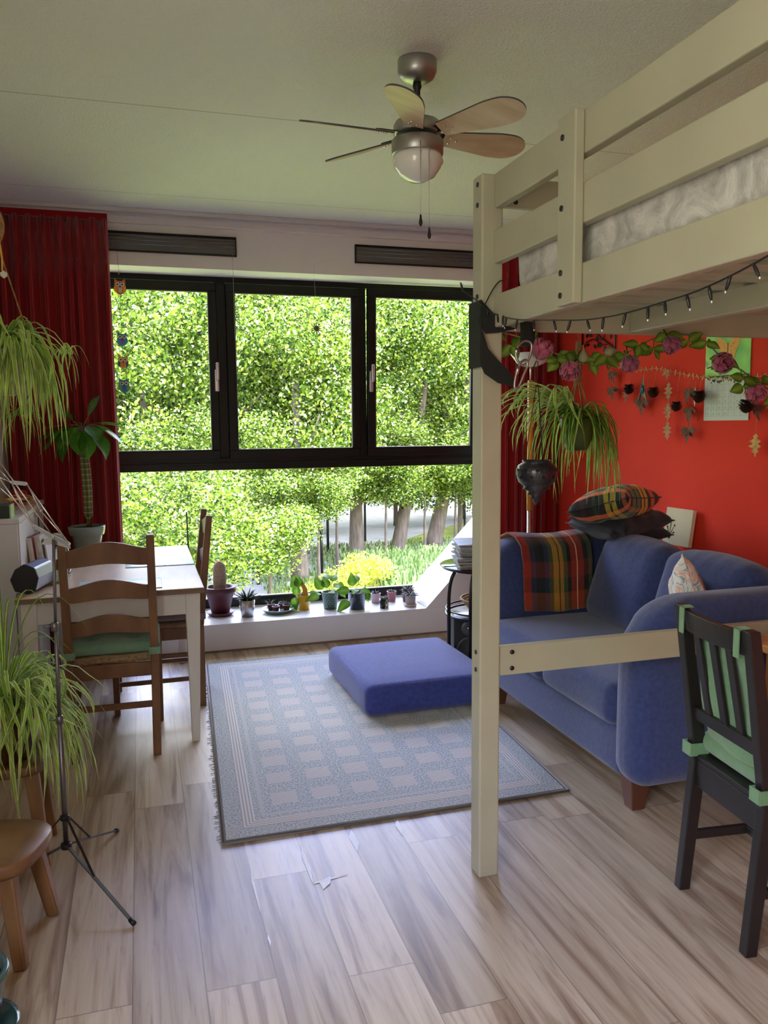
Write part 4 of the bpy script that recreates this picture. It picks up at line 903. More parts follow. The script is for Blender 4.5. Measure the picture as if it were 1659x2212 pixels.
for k, (dx, dy, lab, nl, L) in enumerate(((-.045, .035, 'back left in the tray, with a reddish upright seedling', 8, .06), (-.022, -.045, 'front in the tray, almost empty', 5, .02), (.035, .035, 'back right in the tray, half hidden', 10, .035), (.055, -.03, 'front right in the tray, with a dark rosette', 12, .045))):
    q_ = thing('seedling_pot', 'tiny brown nursery pot '+lab, 'potted plant', (.875+dx, 5.50+dy, ZS+.009), 0, 'tiny pots in the sill tray'); MB().lathe(pot_prof(.017, .025, .044, .006, .002), 20).build('pot', m_tiny, q_)
    rosette(q_, .042, nl, L, .0035, 1.1, random.Random(k), m_succ if k != 1 else m_soil)
MB().rbox(.022, .018, .013, .006, (.90, 5.485, ZS+.015)).build('pebble', M('white_pebble', (.7, .7, .68), .5), None); tag(bpy.data.objects['pebble'], 'small white pebble lying between the tiny pots in the tray', 'pebble')
t = potted('pothos_pot', 'light green pothos with a wooden figure stuck in a glossy yellow pot', 1.06, 5.53, .043, .052, .105, M('yellow_glaze', (.72, .42, .01), .25, coat=.5), .006)
heart_leaves(t, [(-.05, .01, .15, 110, 70, .10), (-.045, 0, .10, 100, 75, .09), (-.03, -.01, .16, 95, 60, .10), (-.06, -.01, .09, 250, -75, .09), (.05, .0, .10, 20, 5, .10), (-.07, 0, .05, 265, -70, .09)], z0=.095)
b = MB(); b.poly([(-.006, 0, .09), (-.004, 0, .14), (-.018, 0, .175), (-.008, 0, .20), (.004, 0, .19), (.016, 0, .17), (.030, 0, .14), (.036, 0, .09)], .003, (0, 1, 0)); b.build('wooden_figure', M('amber_plywood', (.62, .30, .05), .5), t)
g = NG('scalloped_green_glaze', .3); x, y, z = g.xyz()[:3]
th = g.math('MULTIPLY', g.math('ARCTAN2', y, x), 14/(2*math.pi)); zz = g.math('MULTIPLY', z, 62.0)
cell = g.math('ADD', g.math('ABSOLUTE', g.math('SUBTRACT', g.math('FRACT', g.math('ADD', th, g.math('MULTIPLY', g.math('FLOOR', zz), .5))), .5)), g.math('MULTIPLY', g.math('FRACT', zz), .5))
g.bump(cell, 1, .006); mgp = g.col(g.ramp(cell, [(.1, (.20, .30, .26)), (.5, (.13, .20, .17)), (.8, (.05, .09, .075))]))
t = potted('ivy_pot', 'broad-leaved trailing plant in a scallop-patterned grey-green pot', 1.245, 5.49, .046, .060, .12, mgp, .004)
heart_leaves(t, [(-.02, -.01, .15, 110, 55, .10), (-.055, 0, .14, 130, 50, .11), (.02, .0, .19, 60, 40, .09), (.06, .0, .17, 20, -30, .10), (-.08, 0, .10, 195, -8, .11), (.0, -.02, .13, 270, 10, .08), (-.01, .02, .20, 100, 30, .09), (.07, 0, .13, 0, -50, .08), (.03, .0, .15, 30, 10, .1)], z0=.11)
t = potted('glazed_black_pot_plant', 'drooping green-leaved plant in a glossy blue-black round pot', 1.425, 5.43, .055, .066, .12, M('blue_black_glaze', (.008, .014, .03), .15, coat=.8, col2=(.03, .06, .12), vs_=5), .004)
heart_leaves(t, [(-.03, 0, .16, 100, 75, .10), (.0, 0, .185, 90, 40, .09), (-.05, .0, .13, 170, 5, .11), (.05, -.0, .13, -10, -55, .10), (-.06, -.02, .06, 200, -25, .12), (.02, -.02, .13, 300, 5, .09), (.06, .01, .12, 330, -70, .09), (-.01, -.02, .14, 240, 0, .08)], z0=.11)
m_lil = M('lilac_glaze', (.50, .33, .38), .4)
t = potted('mini_pot_plant', 'small pale pink pot with dark rosette, between the black pot and patterned cup', 1.60, 5.56, .030, .036, .072, m_lil, .004); rosette(t, .068, 14, .05, .004, 1.0, random.Random(6))
g = NG('leaf_print_glaze', .3); x, y, z = g.xyz()[:3]; nn = g.noise(g.comb(x, y, g.math('MULTIPLY', z, .6)), 32, 1, .4, .5)
t = potted('mini_pot_plant', 'small black cup printed with pale leaves, with a grey succulent', 1.612, 5.385, .031, .034, .068, g.col(g.ramp(nn, [(.55, (.012, .014, .012)), (.57, (.62, .58, .42)), (.63, (.62, .58, .42)), (.65, (.012, .014, .012))]))); rosette(t, .062, 18, .045, .004, .9, random.Random(7))
t = potted('mini_pot_plant', 'small rose-coloured ridged pot behind the black printed cup', 1.725, 5.57, .028, .034, .075, M('rose_glaze', (.42, .17, .18), .45), .004); rosette(t, .07, 14, .045, .004, .9, random.Random(8))
t = potted('mini_pot_plant', 'dark red textured pot with spiky succulent at the sill end by the window', 1.838, 5.53, .038, .046, .085, M('oxblood_glaze', (.14, .012, .018), .35, bump=1, bs=60), .003); rosette(t, .078, 22, .075, .005, 1.0, random.Random(9))
t = potted('mini_pot_plant', 'beige stoneware pot on attached saucer with long-leaved succulent, rightmost on the sill', 1.805, 5.375, .036, .038, .078, M('beige_stoneware', (.36, .29, .25), .5), .002); MB().lathe([(.0, .0), (.040, .0), (.045, .006), (.045, .018), (.040, .022), (.036, .02)], 28).build('saucer_ring', M('beige_stoneware_ring', (.36, .29, .25), .5), t); rosette(t, .072, 22, .085, .0045, .8, random.Random(10))
# plant with stick behind the table
t = potted('staked_plant', 'yellow-green star-leaved plant with a black stake on the sill behind the table', .26, 5.54, .06, .075, .14, m_teal, .01)
b = MB(); rnd = random.Random(12)
for i in range(9):
    a = i*2.4; r = .03+.085*rnd.random(); c_ = Vector((r*math.cos(a)*1.5, r*math.sin(a)*.6, .40+.10*rnd.random()))
    for j in range(6):
        q2 = 2*math.pi*j/6+a; b.leaf(c_, (math.cos(q2), math.sin(q2), -.25), (0, 0, 1), .085, .032, .4, .08, 5)
b.build('leaves', leafmat('yellow_green_leaf', [(0, (.36, .50, .06)), (.5, (.55, .66, .14)), (1, (.36, .50, .06))], .5), t)
b = MB(); [b.tube(bez((0, 0, .12), (.02*i-.05, 0, .3), (.035*i-.10, 0, .44), 5), .0025, 5) for i in range(6)]; b.build('stems', M('dark_stem', (.08, .10, .03), .6), t)
MB().tube([(.03, 0, .12), (.02, 0, .72)], .005, 8).build('stake', m_dark, t)
# watering can outside
wc = thing('watering_can', 'turquoise plastic watering can on the ledge outside the window corner', 'watering can', (2.21, 6.02, .04))
m_tq = M('turquoise_plastic', (.05, .60, .55), .35); MB().rbox(.20, .13, .20, .05, (0, 0, .10), k=4, mseg=5).build('can_body', m_tq, wc)
MB().tube(smooth_path([(-.06, 0, .19), (-.05, 0, .26), (.02, 0, .30), (.09, 0, .25), (.10, 0, .12)]), .014, 10).build('handle', m_tq, wc); MB().tube([(.09, 0, .05), (.20, 0, .16), (.25, 0, .24)], [.018, .012, .009], 10).build('spout', m_tq, wc)
# ------------------------------------------------------------------ window ornaments
def owl(t, z, s, c1, c2, c3):
    R = .034*s; b = MB(); N = 18; P = [(R*.95*math.cos(a), 0, z+R*1.15*math.sin(a)) for a in [2*math.pi*i/N for i in range(N)]]; b.poly(P, .003, (0, 1, 0))
    b.poly([(-R*.9, 0, z+R*.55), (-R*.85, 0, z+R*1.5), (-R*.2, 0, z+R*1.05)], .003, (0, 1, 0)); b.poly([(R*.9, 0, z+R*.55), (R*.2, 0, z+R*1.05), (R*.85, 0, z+R*1.5)], .003, (0, 1, 0))
    o = b.build('owl', M('owl_colour_a', c1, .3, emis=None), t)
    b = MB()
    mw = M('owl_colour_b', c2, .3)
    for s_ in (-1, 1): MB().poly([(s_*R*.95, -.001, z+R*.3), (s_*R*1.0, -.001, z-R*.5), (s_*R*.5, -.001, z-R*1.0), (s_*R*.5, -.001, z+R*.1)][::s_], .005, (0, 1, 0)).build('wing', mw, o)
    b = MB()
    for s_ in (-1, 1): b.lathe([(0, -.003), (R*.34, -.003), (R*.34, 0), (0, 0)], 14, (s_*R*.38, 0, z+R*.55), 'y')
    b.build('eye_rings', M('owl_white', (.85, .82, .7), .4), o)
    b = MB()
    for s_ in (-1, 1): b.lathe([(0, -.005), (R*.16, -.005), (R*.16, 0), (0, 0)], 10, (s_*R*.38, 0, z+R*.55), 'y')
    b.poly([(-R*.14, -.002, z+R*.3), (R*.14, -.002, z+R*.3), (0, -.002, z-R*.15)], -.002, (0, 1, 0)); b.build('pupils_and_beak', m_bolt, o)
    b = MB(); b.poly([(-R*.35, -.001, z+R*.1), (R*.35, -.001, z+R*.1), (R*.25, -.001, z-R*.8), (-R*.25, -.001, z-R*.8)], .0005, (0, 1, 0)); b.build('belly', M('owl_colour_c', c3, .3), o)
om = thing('owl_mobile', 'string of four coloured glass owls hanging in front of the left window pane', 'mobile', (-.076, 5.03, 2.0))
owl(om, .28, 1.0, (.75, .16, .03), (.80, .45, .02), (.75, .60, .45)); owl(om, -.017, .9, (.01, .28, .55), (.01, .35, .55), (.25, .08, .50)); owl(om, -.148, .9, (.78, .45, .02), (.02, .06, .25), (.75, .22, .02)); owl(om, -.286, .95, (.02, .28, .50), (.15, .40, .10), (.02, .15, .55))
MB().tube([(-.012, .02, .55), (0, 0, .31), (0, .002, .0), (.002, 0, -.36)], .0009, 5).build('string', m_dark, om); MB().lathe([(0, -.01), (.005, 0), (0, .01)], 8, (-.004, 0, .362)).build('bead', M('orange_bead', (.7, .2, .03), .4), om)
st_ = thing('star_ornament', 'small grey many-pointed star hanging on a thread before the middle pane', 'ornament', (1.09, 5.07, 2.082))
b = MB(); P = []
for i in range(24):
    r = .043 if i % 2 == 0 else .014; a = math.pi*i/12; P.append((r*math.cos(a), 0, r*math.sin(a)))
b.poly(P, .004, (0, 1, 0)); b.build('star', M('dull_grey_paper', (.13, .12, .10), .8), st_); MB().tube([(0, .002, .04), (.0, .05, .40), (.16, .19, .47)], .0009, 5).build('thread', m_metal, st_)
o = MB().tube([(0, 0, 0), (0, .0, -.46), (.01, .02, -.80)], .0011, 5).build('vent_pull_cord', m_metal, None, (.60, 5.245, 2.55)); tag(o, 'thin pull cord hanging from the corner of the left ventilation grille', 'cord')
# ------------------------------------------------------------------ side table, magazines, loudspeaker
stb = thing('side_table', 'round two-tier black metal side table with glass top behind the sofa arm', 'side table', (1.985, 4.46, 0))
def circ(r, z, n=40): return [(r*math.cos(2*math.pi*i/n), r*math.sin(2*math.pi*i/n), z) for i in range(n)]
m_bm = M('black_tube_metal', (.012, .012, .013), .3, .4)
MB().tube(circ(.265, .62), .008, 8, closed=True).build('top_ring', m_bm, stb); MB().lathe([(0, .625), (.28, .625), (.283, .629), (.28, .633), (0, .633)], 48).build('glass_top', M('clear_table_glass', (.80, .86, .86), .03, trans=1), stb)
MB().tube(circ(.245, .33), .009, 8, closed=True).tube(circ(.245, .36), .005, 8, closed=True).build('shelf_ring', m_bm, stb); MB().lathe([(0, .325), (.24, .325), (.24, .331), (0, .331)], 40).build('shelf_plate', m_bm, stb)
for a in (185, 225, 320, 70):
    q_ = math.radians(a); c_, s_ = math.cos(q_), math.sin(q_); MB().tube(smooth_path([(.20*c_, .20*s_, .615), (.235*c_, .235*s_, .56), (.252*c_, .252*s_, .46), (.252*c_, .252*s_, .30), (.252*c_, .252*s_, .10), (.245*c_, .245*s_, .012)]), .011, 8).build('leg', m_bm, stb)
rnd = random.Random(8); zz = .634
for k in range(13):
    th = rnd.choice((.006, .009, .012)); th = .018 if k in (4, 11) else th
    w, l = (.21, .29) if k % 3 else (.23, .31); t = thing('magazine', ('dull grey' if k < 12 else 'plain grey-covered')+' magazine in the stack on the glass side table'+(', topmost' if k == 12 else ''), 'magazine', (1.905+rnd.uniform(-.012, .012), 4.45+rnd.uniform(-.012, .012), zz), math.radians(-12+rnd.uniform(-9, 9)), 'magazines on the glass side table')
    MB().rbox(w, l, th, .002, (0, 0, th/2), k=2, mseg=8, fn=lambda x, y, z, s=rnd.random()*3: (x, y, z+.0015*math.sin(x*20+s))).build('cover', M('magazine_cover_%d' % k, (.10+.20*rnd.random(),)*3, .5, var=.3, vs_=14), t)
    MB().box(-w/2-.001, w/2-.004, -l/2-.001, l/2-.004, .0012, max(.003, th-.0012)).build('pages', M('magazine_pages', (.36, .35, .32), .8, var=.3, vs_=200, vst=(.1, .1, 3)), t); zz += th+.0008
for i, o in enumerate([o for o in bpy.data.objects if o.name.startswith('magazine') and o.parent is None]):
    if i < 12: o['label'] = 'grey dog-eared magazine, %s from the bottom of the stack on the glass side table' % ORD[i] if i else 'grey magazine lying directly on the glass side table under all the others'
bsk = thing('wicker_basket', 'flat woven basket on the lower shelf of the black side table', 'basket', (2.0, 4.43, .362)); b = MB()
for k in range(5): b.tube(circ(.13+.012*k, .006+.014*k), .007, 6, closed=True)
b.lathe([(0, 0), (.13, 0), (.13, .004), (0, .004)], 30); b.build('woven_body', m_wicker, bsk)
pb = thing('paper_bag', 'creased brown paper bag lying in the basket of the side table', 'paper bag', (2.03, 4.42, .375)); b = MB()
b.poly([(-.14, -.05, .03), (.02, -.09, .01), (.14, -.03, .20), (-.02, .0, .25)], .05, (.1, 1, .1)); b.build('bag', M('kraft_paper', (.55, .42, .26), .8, var=.12, vs_=20, bump=.6, bs=25), pb, bevel=.008)
np_ = None; zz = .002
for k in range(15):
    th = .017+.006*rnd.random(); tt = thing('newspaper', 'folded newspaper in the floor stack beside the loudspeaker, above %s' % 'the floor', 'newspaper', (2.16+rnd.uniform(-.015, .015), 4.44+rnd.uniform(-.012, .012), zz), math.radians(rnd.uniform(-8, 8)), 'newspapers stacked beside the loudspeaker'); tt['label'] = 'folded newspaper, %s from the floor in the stack beside the loudspeaker' % ORD[k]
    P = [(-.12+.24*abs(2*i/19-1)**1.0 if False else -.12, 0) for i in range(1)]
    MB().rbox(.25, .28, th, th*.49, (0, 0, th/2), k=3, mseg=6, fn=lambda x, y, z, s=rnd.random()*6: (x, y, z+.003*math.sin(x*25+s))).build('folded_sheets', M('newsprint_%d' % k, (.50+.15*rnd.random(),)*3, .85, var=.35, vs_=18, vst=(2, 2, 6)), tt); zz += th*.97
ls = thing('loudspeaker', 'dark grey two-way loudspeaker standing on the floor under the side table', 'loudspeaker', (1.90, 4.60, 0), math.radians(-10))
MB().box(-.09, .09, -.11, .11, 0, .31).build('cabinet_box', M('speaker_dark_vinyl', (.035, .036, .04), .5), ls, bevel=.006)
m_cone = M('speaker_grey_cone', (.14, .145, .155), .4, .2)
MB().lathe([(.074, -.113), (.072, -.119), (.064, -.119), (.060, -.112), (.022, -.098), (.018, -.104), (0, -.108)], 36, (0, 0, .105), 'y').build('woofer', m_cone, ls); MB().lathe([(.045, -.113), (.042, -.117), (.018, -.114), (.015, -.113), (0, -.116)], 28, (0, 0, .235), 'y').build('tweeter', m_cone, ls); MB().lathe([(0, -.125), (.008, -.123), (.014, -.116), (.012, -.113), (0, -.113)], 16, (0, 0, .235), 'y').build('dome', m_chrome, ls)
# ------------------------------------------------------------------ floor lamp
fl = thing('floor_lamp', 'floor lamp with amber-coated pole and white dish shade before the red curtain', 'floor lamp', (2.35, 4.62, 0))
MB().lathe([(0, 0), (.13, 0), (.13, .012), (.10, .022), (.02, .028), (0, .028)], 36).build('base', m_gmetal, fl); MB().tube([(0, 0, .02), (0, 0, .93)], .014, 12).build('lower_pole', m_metal, fl); MB().tube([(0, 0, .93), (0, 0, 1.745)], .0175, 14).build('amber_pole', M('amber_lacquer', (.72, .33, .03), .35, var=.06), fl); MB().tube([(0, 0, 1.745), (0, 0, 1.83)], .006, 10).build('neck', m_metal, fl)
MB().lathe([(0, 1.83), (.04, 1.83), (.085, 1.85), (.125, 1.905), (.128, 1.91), (.12, 1.908), (.08, 1.858), (0, 1.84)], 40).build('dish_shade', M('white_lamp_glass', (.75, .75, .72), .35), fl)
# ------------------------------------------------------------------ hanging spider plant, right
h2 = thing('hanging_spider_plant', 'cream-striped spider plant hanging on a wicker handle before the red wall', 'potted plant', (2.09, 3.6, 1.50))
rnd = random.Random(21); MB().lathe([(0, -.16), (.05, -.155), (.075, -.10), (.085, .0), (.078, .0), (.07, -.02), (0, -.02)], 24).build('pot', M('olive_pot', (.10, .13, .03), .5), h2)
b = MB(); spider_leaves(b, 70, .26, .44, .10, .019, rnd, 0, 6.28, c=(0, 0, .02)); spider_leaves(b, 34, .17, .46, .06, .019, rnd, -1.3, 1.0, c=(.04, -.03, .0)); b.build('leaves', m_spider2, h2)
b = MB(); spider_leaves(b, 44, .46, .24, .17, .017, rnd, 2.3, 4.1, c=(-.02, 0, .04)); b.build('long_leaves', m_spider, h2)
b = MB()
for k in range(4):
    a = math.pi/2*k+.6; rope(b, [(.085*math.cos(a), .085*math.sin(a), -.02), (.012*math.cos(a), .012*math.sin(a), .18), (.010*math.cos(a), .010*math.sin(a), .38)], .0045)
for z in [.18+.008*i for i in range(14)]: b.tube([(.017*math.cos(2*math.pi*i/14), .017*math.sin(2*math.pi*i/14), z) for i in range(14)], .0045, 5, closed=True)
rope(b, [(0, 0, .38), (0, 0, 1.25)], .0015); b.build('hanger', m_wicker, h2)
# ------------------------------------------------------------------ hanging shell lantern
ln = thing('hanging_lantern', 'dark spiral-bottomed pierced lantern hanging on chains from the bed end', 'lantern', (1.215, 2.34, 1.30))
MB().lathe([(0, -.085), (.006, -.075), (.010, -.064), (.017, -.060), (.014, -.052), (.026, -.046), (.022, -.038), (.037, -.030), (.034, -.022), (.048, -.008), (.055, .012), (.056, .030), (.050, .046), (.038, .055), (.040, .062), (.036, .062), (.034, .054), (.046, .040), (.050, .02), (.040, -.01), (0, -.03)], 40, fn=lambda x, y, z: (x*1.18, y*1.18, z)).build('lantern_body', M('black_blue_ceramic', (.012, .012, .018), .35, coat=.3, bump=.5, bs=60), ln)
b = MB(); rnd = random.Random(3)
for i in range(22):
    a = 2*math.pi*i/11+(i//11)*.28; z = .010+.022*(i//11); r = .0653; c_ = Vector((r*math.cos(a), r*math.sin(a), z)); n_ = Vector((math.cos(a), math.sin(a), 0)); x_ = Vector((-math.sin(a), math.cos(a), 0)); b.poly([c_+x_*.005*math.cos(t_)+Vector((0, 0, .005*math.sin(t_))) for t_ in [6.28*j/8 for j in range(8)]], .0012, n_)
b.build('pierced_holes', M('hole_black', (.002, .002, .002), .9), ln)
b = MB()
for a in (30, 150, 270):
    q_ = math.radians(a); rope(b, [(.038*math.cos(q_), .038*math.sin(q_), .058), (.004*math.cos(q_), .004*math.sin(q_), .30)], .0012)
rope(b, [(0, 0, .30), (0, 0, .465)], .0012); b.build('chains', m_dark, ln)
# ------------------------------------------------------------------ strap with carabiners
hs = thing('hanging_strap', 'wide black webbing strap looped round the bed post', 'strap', (1.008, 2.29, 1.75)); m_web = M('black_webbing', (.010, .011, .009), .85, bump=.4, bs=300)
def band(P, wid, Wd=.004):
    b = MB(); P = smooth_path(P, 6); n = len(P)-1
    def f(u, v):
        k = v*n; i = min(int(k), n-1); p = P[i].lerp(P[i+1], k-i); w = wid[0]+(wid[1]-wid[0])*v if len(wid) == 2 else wid[0]+(wid[1]-wid[0])*min(1, 2*v)+(wid[2]-wid[1])*max(0, 2*v-1)
        t = (P[i+1]-P[i]).normalized(); s = t.cross(Vector((0, 1, .0))).normalized(); 
        if abs(t.y) > .8: s = Vector((0, 0, 1))
        return p+s*(u-.5)*w
    b.grid(f, 4, 40); return b
o_ = Vector((1.0, 2.29, 1.75))
def rel(P): return [Vector(p)-o_ for p in P]
def flat_(P, y, th=.004): return MB().poly([Vector((x, y, z))-o_ for x, z in P][::-1], th, (0, 1, 0))
b = flat_([(.992, 1.850), (.984, 1.777), (1.007, 1.750), (1.050, 1.754), (1.112, 1.768), (1.070, 1.776), (1.032, 1.812)], 2.292); b.box(-.012, -.006, .0, .092, -.005, .10); b.build('upper_loop', m_web, hs, bevel=.002)
b = flat_([(.986, 1.770), (.982, 1.70), (.984, 1.658), (.998, 1.630), (1.043, 1.602), (1.103, 1.590), (1.104, 1.605), (1.078, 1.640), (1.042, 1.672), (1.010, 1.705), (.996, 1.745)], 2.280); b.box(-.013, -.007, -.008, .09, -.10, .0); b.build('lower_loop', m_web, hs, bevel=.002)
band(rel([(1.136, 2.275, 1.787), (1.135, 2.270, 1.75), (1.131, 2.265, 1.712)]), (.048, .046)).build('hanging_tab', m_web, hs, solid=.004)
def biner(label, P):
    o = thing('carabiner', label, 'carabiner', P[0], 0, 'carabiners on the strap'); Q = [Vector(p)-Vector(P[0]) for p in P]; Q = smooth_path(Q+[Q[0]], 5)[:-1]; MB().tube(Q, .0042, 8, closed=True).build('ring', m_gmetal, o)
    MB().tube([Q[2], Q[5]], .0058, 8).build('gate_sleeve', m_metal, o)
biner('upper steel carabiner hanging from the black tab', [(1.107, 2.262, 1.712), (1.100, 2.262, 1.690), (1.107, 2.262, 1.668), (1.124, 2.262, 1.655), (1.141, 2.262, 1.668), (1.152, 2.262, 1.70), (1.150, 2.262, 1.722), (1.128, 2.262, 1.728)])
biner('lower pear-shaped steel carabiner joining the strap end', [(1.112, 2.256, 1.662), (1.100, 2.256, 1.630), (1.094, 2.256, 1.600), (1.096, 2.256, 1.586), (1.108, 2.256, 1.590), (1.126, 2.256, 1.630), (1.137, 2.256, 1.655), (1.130, 2.256, 1.670)])
# ------------------------------------------------------------------ string lights
sl = thing('string_lights', 'black wire of unlit fairy lights drooping along the bed side rail', 'string lights', (1.012, 2.2, 1.75)); o_ = Vector((1.012, 2.2, 1.75))
P = smooth_path([Vector(p)-o_ for p in [(.955, 2.33, 1.88), (.985, 2.29, 1.846), (1.005, 2.283, 1.826), (1.035, 2.28, 1.808), (1.05, 2.25, 1.800), (1.022, 2.18, 1.785), (1.012, 2.044, 1.760), (1.010, 1.863, 1.737), (1.010, 1.729, 1.721), (1.010, 1.61, 1.714), (1.010, 1.505, 1.714), (1.010, 1.411, 1.718), (1.010, 1.327, 1.722), (1.010, 1.251, 1.731), (1.010, 1.182, 1.743), (1.010, 1.10, 1.76), (1.01, .9, 1.80)]], 5)
MB().tube(P, .0019, 6).build('wire', m_dark, sl); MB().tube(smooth_path([Vector(p)-o_ for p in [(1.005, 2.283, 1.83), (1.035, 2.29, 1.88), (1.055, 2.285, 1.905), (1.08, 2.30, 1.91)]]), .0019, 6).build('wire', m_dark, sl)
rnd = random.Random(14); k = 0
for i in [0, 12, 17, 22, 26, 29, 32, 35, 38, 41, 44, 48, 52, 55, 59, 63, 67, 71]:
    p = P[min(i, len(P)-1)]; d = Vector((rnd.uniform(-.2, .2), rnd.uniform(-.7, .7), -1)).normalized()
    if i == 0: d = Vector((-.3, 0, 1)).normalized()
    o = MB().tube([p, p+d*.012, p+d*.022, p+d*.026], [.0028, .0036, .0030, .0018], 7).build('bulb_holder', m_dark, sl); MB().lathe([(0, -.003), (.0019, 0), (0, .003)], 6, p+d*.029).build('bulb', M('clear_bulb', (.8, .8, .75), .1), o)
# ------------------------------------------------------------------ rose garland under the bed
rg = thing('rose_garland', 'artificial garland of dusky pink roses and green leaves strung below the bed', 'garland', (1.561, 2.292, 1.709)); rg.scale = (1.041,)*3; o_ = Vector((1.5, 2.2, 1.70))
GP = smooth_path([Vector(p)-o_ for p in [(1.02, 2.25, 1.755), (1.10, 2.23, 1.735), (1.17, 2.21, 1.70), (1.25, 2.2, 1.675), (1.36, 2.2, 1.668), (1.44, 2.2, 1.69), (1.56, 2.2, 1.745), (1.66, 2.2, 1.752), (1.72, 2.19, 1.735), (1.78, 2.18, 1.68), (1.86, 2.17, 1.635), (1.93, 2.16, 1.59), (2.02, 2.14, 1.56)]], 6)
b = MB(); b.tube(GP, .0022, 6); b.tube([p+Vector((.004*math.sin(i), .004*math.cos(i), 0)) for i, p in enumerate(GP)], .0012, 5); b.build('vine', M('garland_vine', (.16, .17, .04), .7), rg)
m_rleaf = leafmat('rose_garland_leaf', [(0, (.05, .10, .015)), (.3, (.16, .25, .03)), (.48, (.30, .36, .06)), (.5, (.05, .10, .02)), (.52, (.30, .36, .06)), (.7, (.16, .25, .03)), (1, (.05, .10, .015))], .4)
rnd = random.Random(31)
for i in range(2, len(GP)-1, 3):
    p = GP[i]; x = (p+o_).x
    if 1.60 < x < 1.72 and i % 2: continue
    b = MB(); a0 = rnd.uniform(0, 6.28); c_ = p+Vector((rnd.uniform(-.02, .02), rnd.uniform(-.02, .02), rnd.uniform(-.03, .015)))
    for j in range(3):
        a = a0+j*2.1; b.leaf(c_, (math.cos(a), .35*math.sin(a), rnd.uniform(-.9, .5)), (.2*math.sin(a), -1, .3), rnd.uniform(.042, .06), rnd.uniform(.030, .038), .15, .05, 6, .75)
    b.tube([p, c_], .0012, 4); b.build('leaf_spray', m_rleaf, rg)
m_rose = M('dusky_rose_petals', (.32, .050, .095), .65, var=.35, vs_=25, sheen=.3); m_rose2 = M('mauve_rose_petals', (.25, .045, .085), .65, var=.35, vs_=25, sheen=.3)
def rose(p, s, mat, tilt, open_=1.0):
    b = MB(); R = Eu(*tilt); nl = [(3, .25, .95), (5, .55, 1.0), (6, .85, .92), (6, 1.0, .75)]
    for L_, (n, rr, hh) in enumerate(nl):
        for k in range(n):
            a = 2*math.pi*(k+.5*L_)/n
            def f(u, v):
                w = (u-.5)*1.5*(.55+.6*math.sin(math.pi*min(1, v*.9))); r = s*(.18+rr*(.55*math.sin(v*math.pi*.62))*open_+.10*max(0, v-.8)*rr); th = a+w/(.4+rr)*.75
                return R @ Vector((r*math.cos(th), r*math.sin(th), s*(-.6+1.35*hh*v-.12*(2*u-1)**2*v)))+p
            b.grid(f, 5, 6)
    o = b.build('rose', mat, rg, solid=.0012)
    b = MB()
    for k in range(5):
        a = 1.257*k; b.leaf(p+R @ Vector((0, 0, -s*.62)), R @ Vector((math.cos(a), math.sin(a), .25)), R @ Vector((0, 0, 1)), s*.8, s*.35, -.4, .05, 4)
    b.build('sepals', m_rleaf, o); MB().tube([p+R @ Vector((0, 0, -s*.6)), p+R @ Vector((0, 0, -s*1.3))], .002, 5).build('rose_stem', m_rleaf, o)
for (x, z, s, ti, mm) in ((1.140, 1.690, .038, (25, 15, 0), m_rose), (1.235, 1.640, .034, (150, 10, 0), m_rose), (1.440, 1.662, .032, (165, 0, 20), m_rose2), (1.585, 1.722, .033, (150, -12, 0), m_rose2), (1.772, 1.662, .038, (80, 10, 0), m_rose), (1.905, 1.578, .038, (140, -10, 0), m_rose)):
    rose(Vector((x, 2.175, z))-o_, s*1.22, mm, ti)
for (x, z, a) in ((1.285, 1.675, 0), (1.375, 1.694, 80)):
    p = Vector((x, 2.18, z))-o_; R = Eu(0, a, 0); MB().lathe([(0, -.02), (.012, -.012), (.015, 0), (.010, .012), (.003, .022), (0, .04)], 12, fn=lambda x, y, z: tuple(R @ Vector((x, y, z))), c=p).build('closed_bud', M('green_bud', (.22, .20, .10), .6), rg)
# ------------------------------------------------------------------ things on the red wall
cal = thing('wall_calendar', 'wall calendar with a green butterfly photograph above the white month page', 'calendar', (2.878, 3.485, 1.70))
g = NG('calendar_photo', .35); x, y, z = g.xyz()[:3]; nn = g.noise(g.comb(x, y, z), 9, 1, .4); bg_ = g.ramp(nn, [(.3, (.10, .42, .01)), (.5, (.20, .62, .02)), (.68, (.34, .75, .06)), (.8, (.10, .20, .12))])
mph = g.col(bg_); m_page = M('calendar_page', (.60, .65, .60), .6)
MB().box(-.003, -.001, -.165, .165, .012, .25).build('photo_page', mph, cal); MB().box(-.003, -.001, -.165, .165, -.215, .008).build('month_page', m_page, cal)
b = MB()
for i in range(8): b.box(-.0034, -.003, .15-.043*i-.0004, .15-.043*i+.0004, -.192, -.03)
for i in range(6): b.box(-.0034, -.003, -.15, .15, -.192+.0324*i-.0004, -.192+.0324*i+.0004)
b.build('grid_lines', M('grid_line_grey', (.28, .30, .28), .7), cal)
rnd = random.Random(3); b = MB()
for i in range(26):
    y_ = rnd.uniform(-.15, .15); z_ = rnd.uniform(-.022, .006); r = rnd.uniform(.004, .009); b.poly([(-.0036, y_+r*math.cos(t_)*(1+.4*math.sin(3*t_)), z_+r*math.sin(t_)) for t_ in [6.28*j/9 for j in range(9)]], .0004, (1, 0, 0))
b.build('flower_border', M('ink_flower_border', (.12, .10, .08), .7), cal)
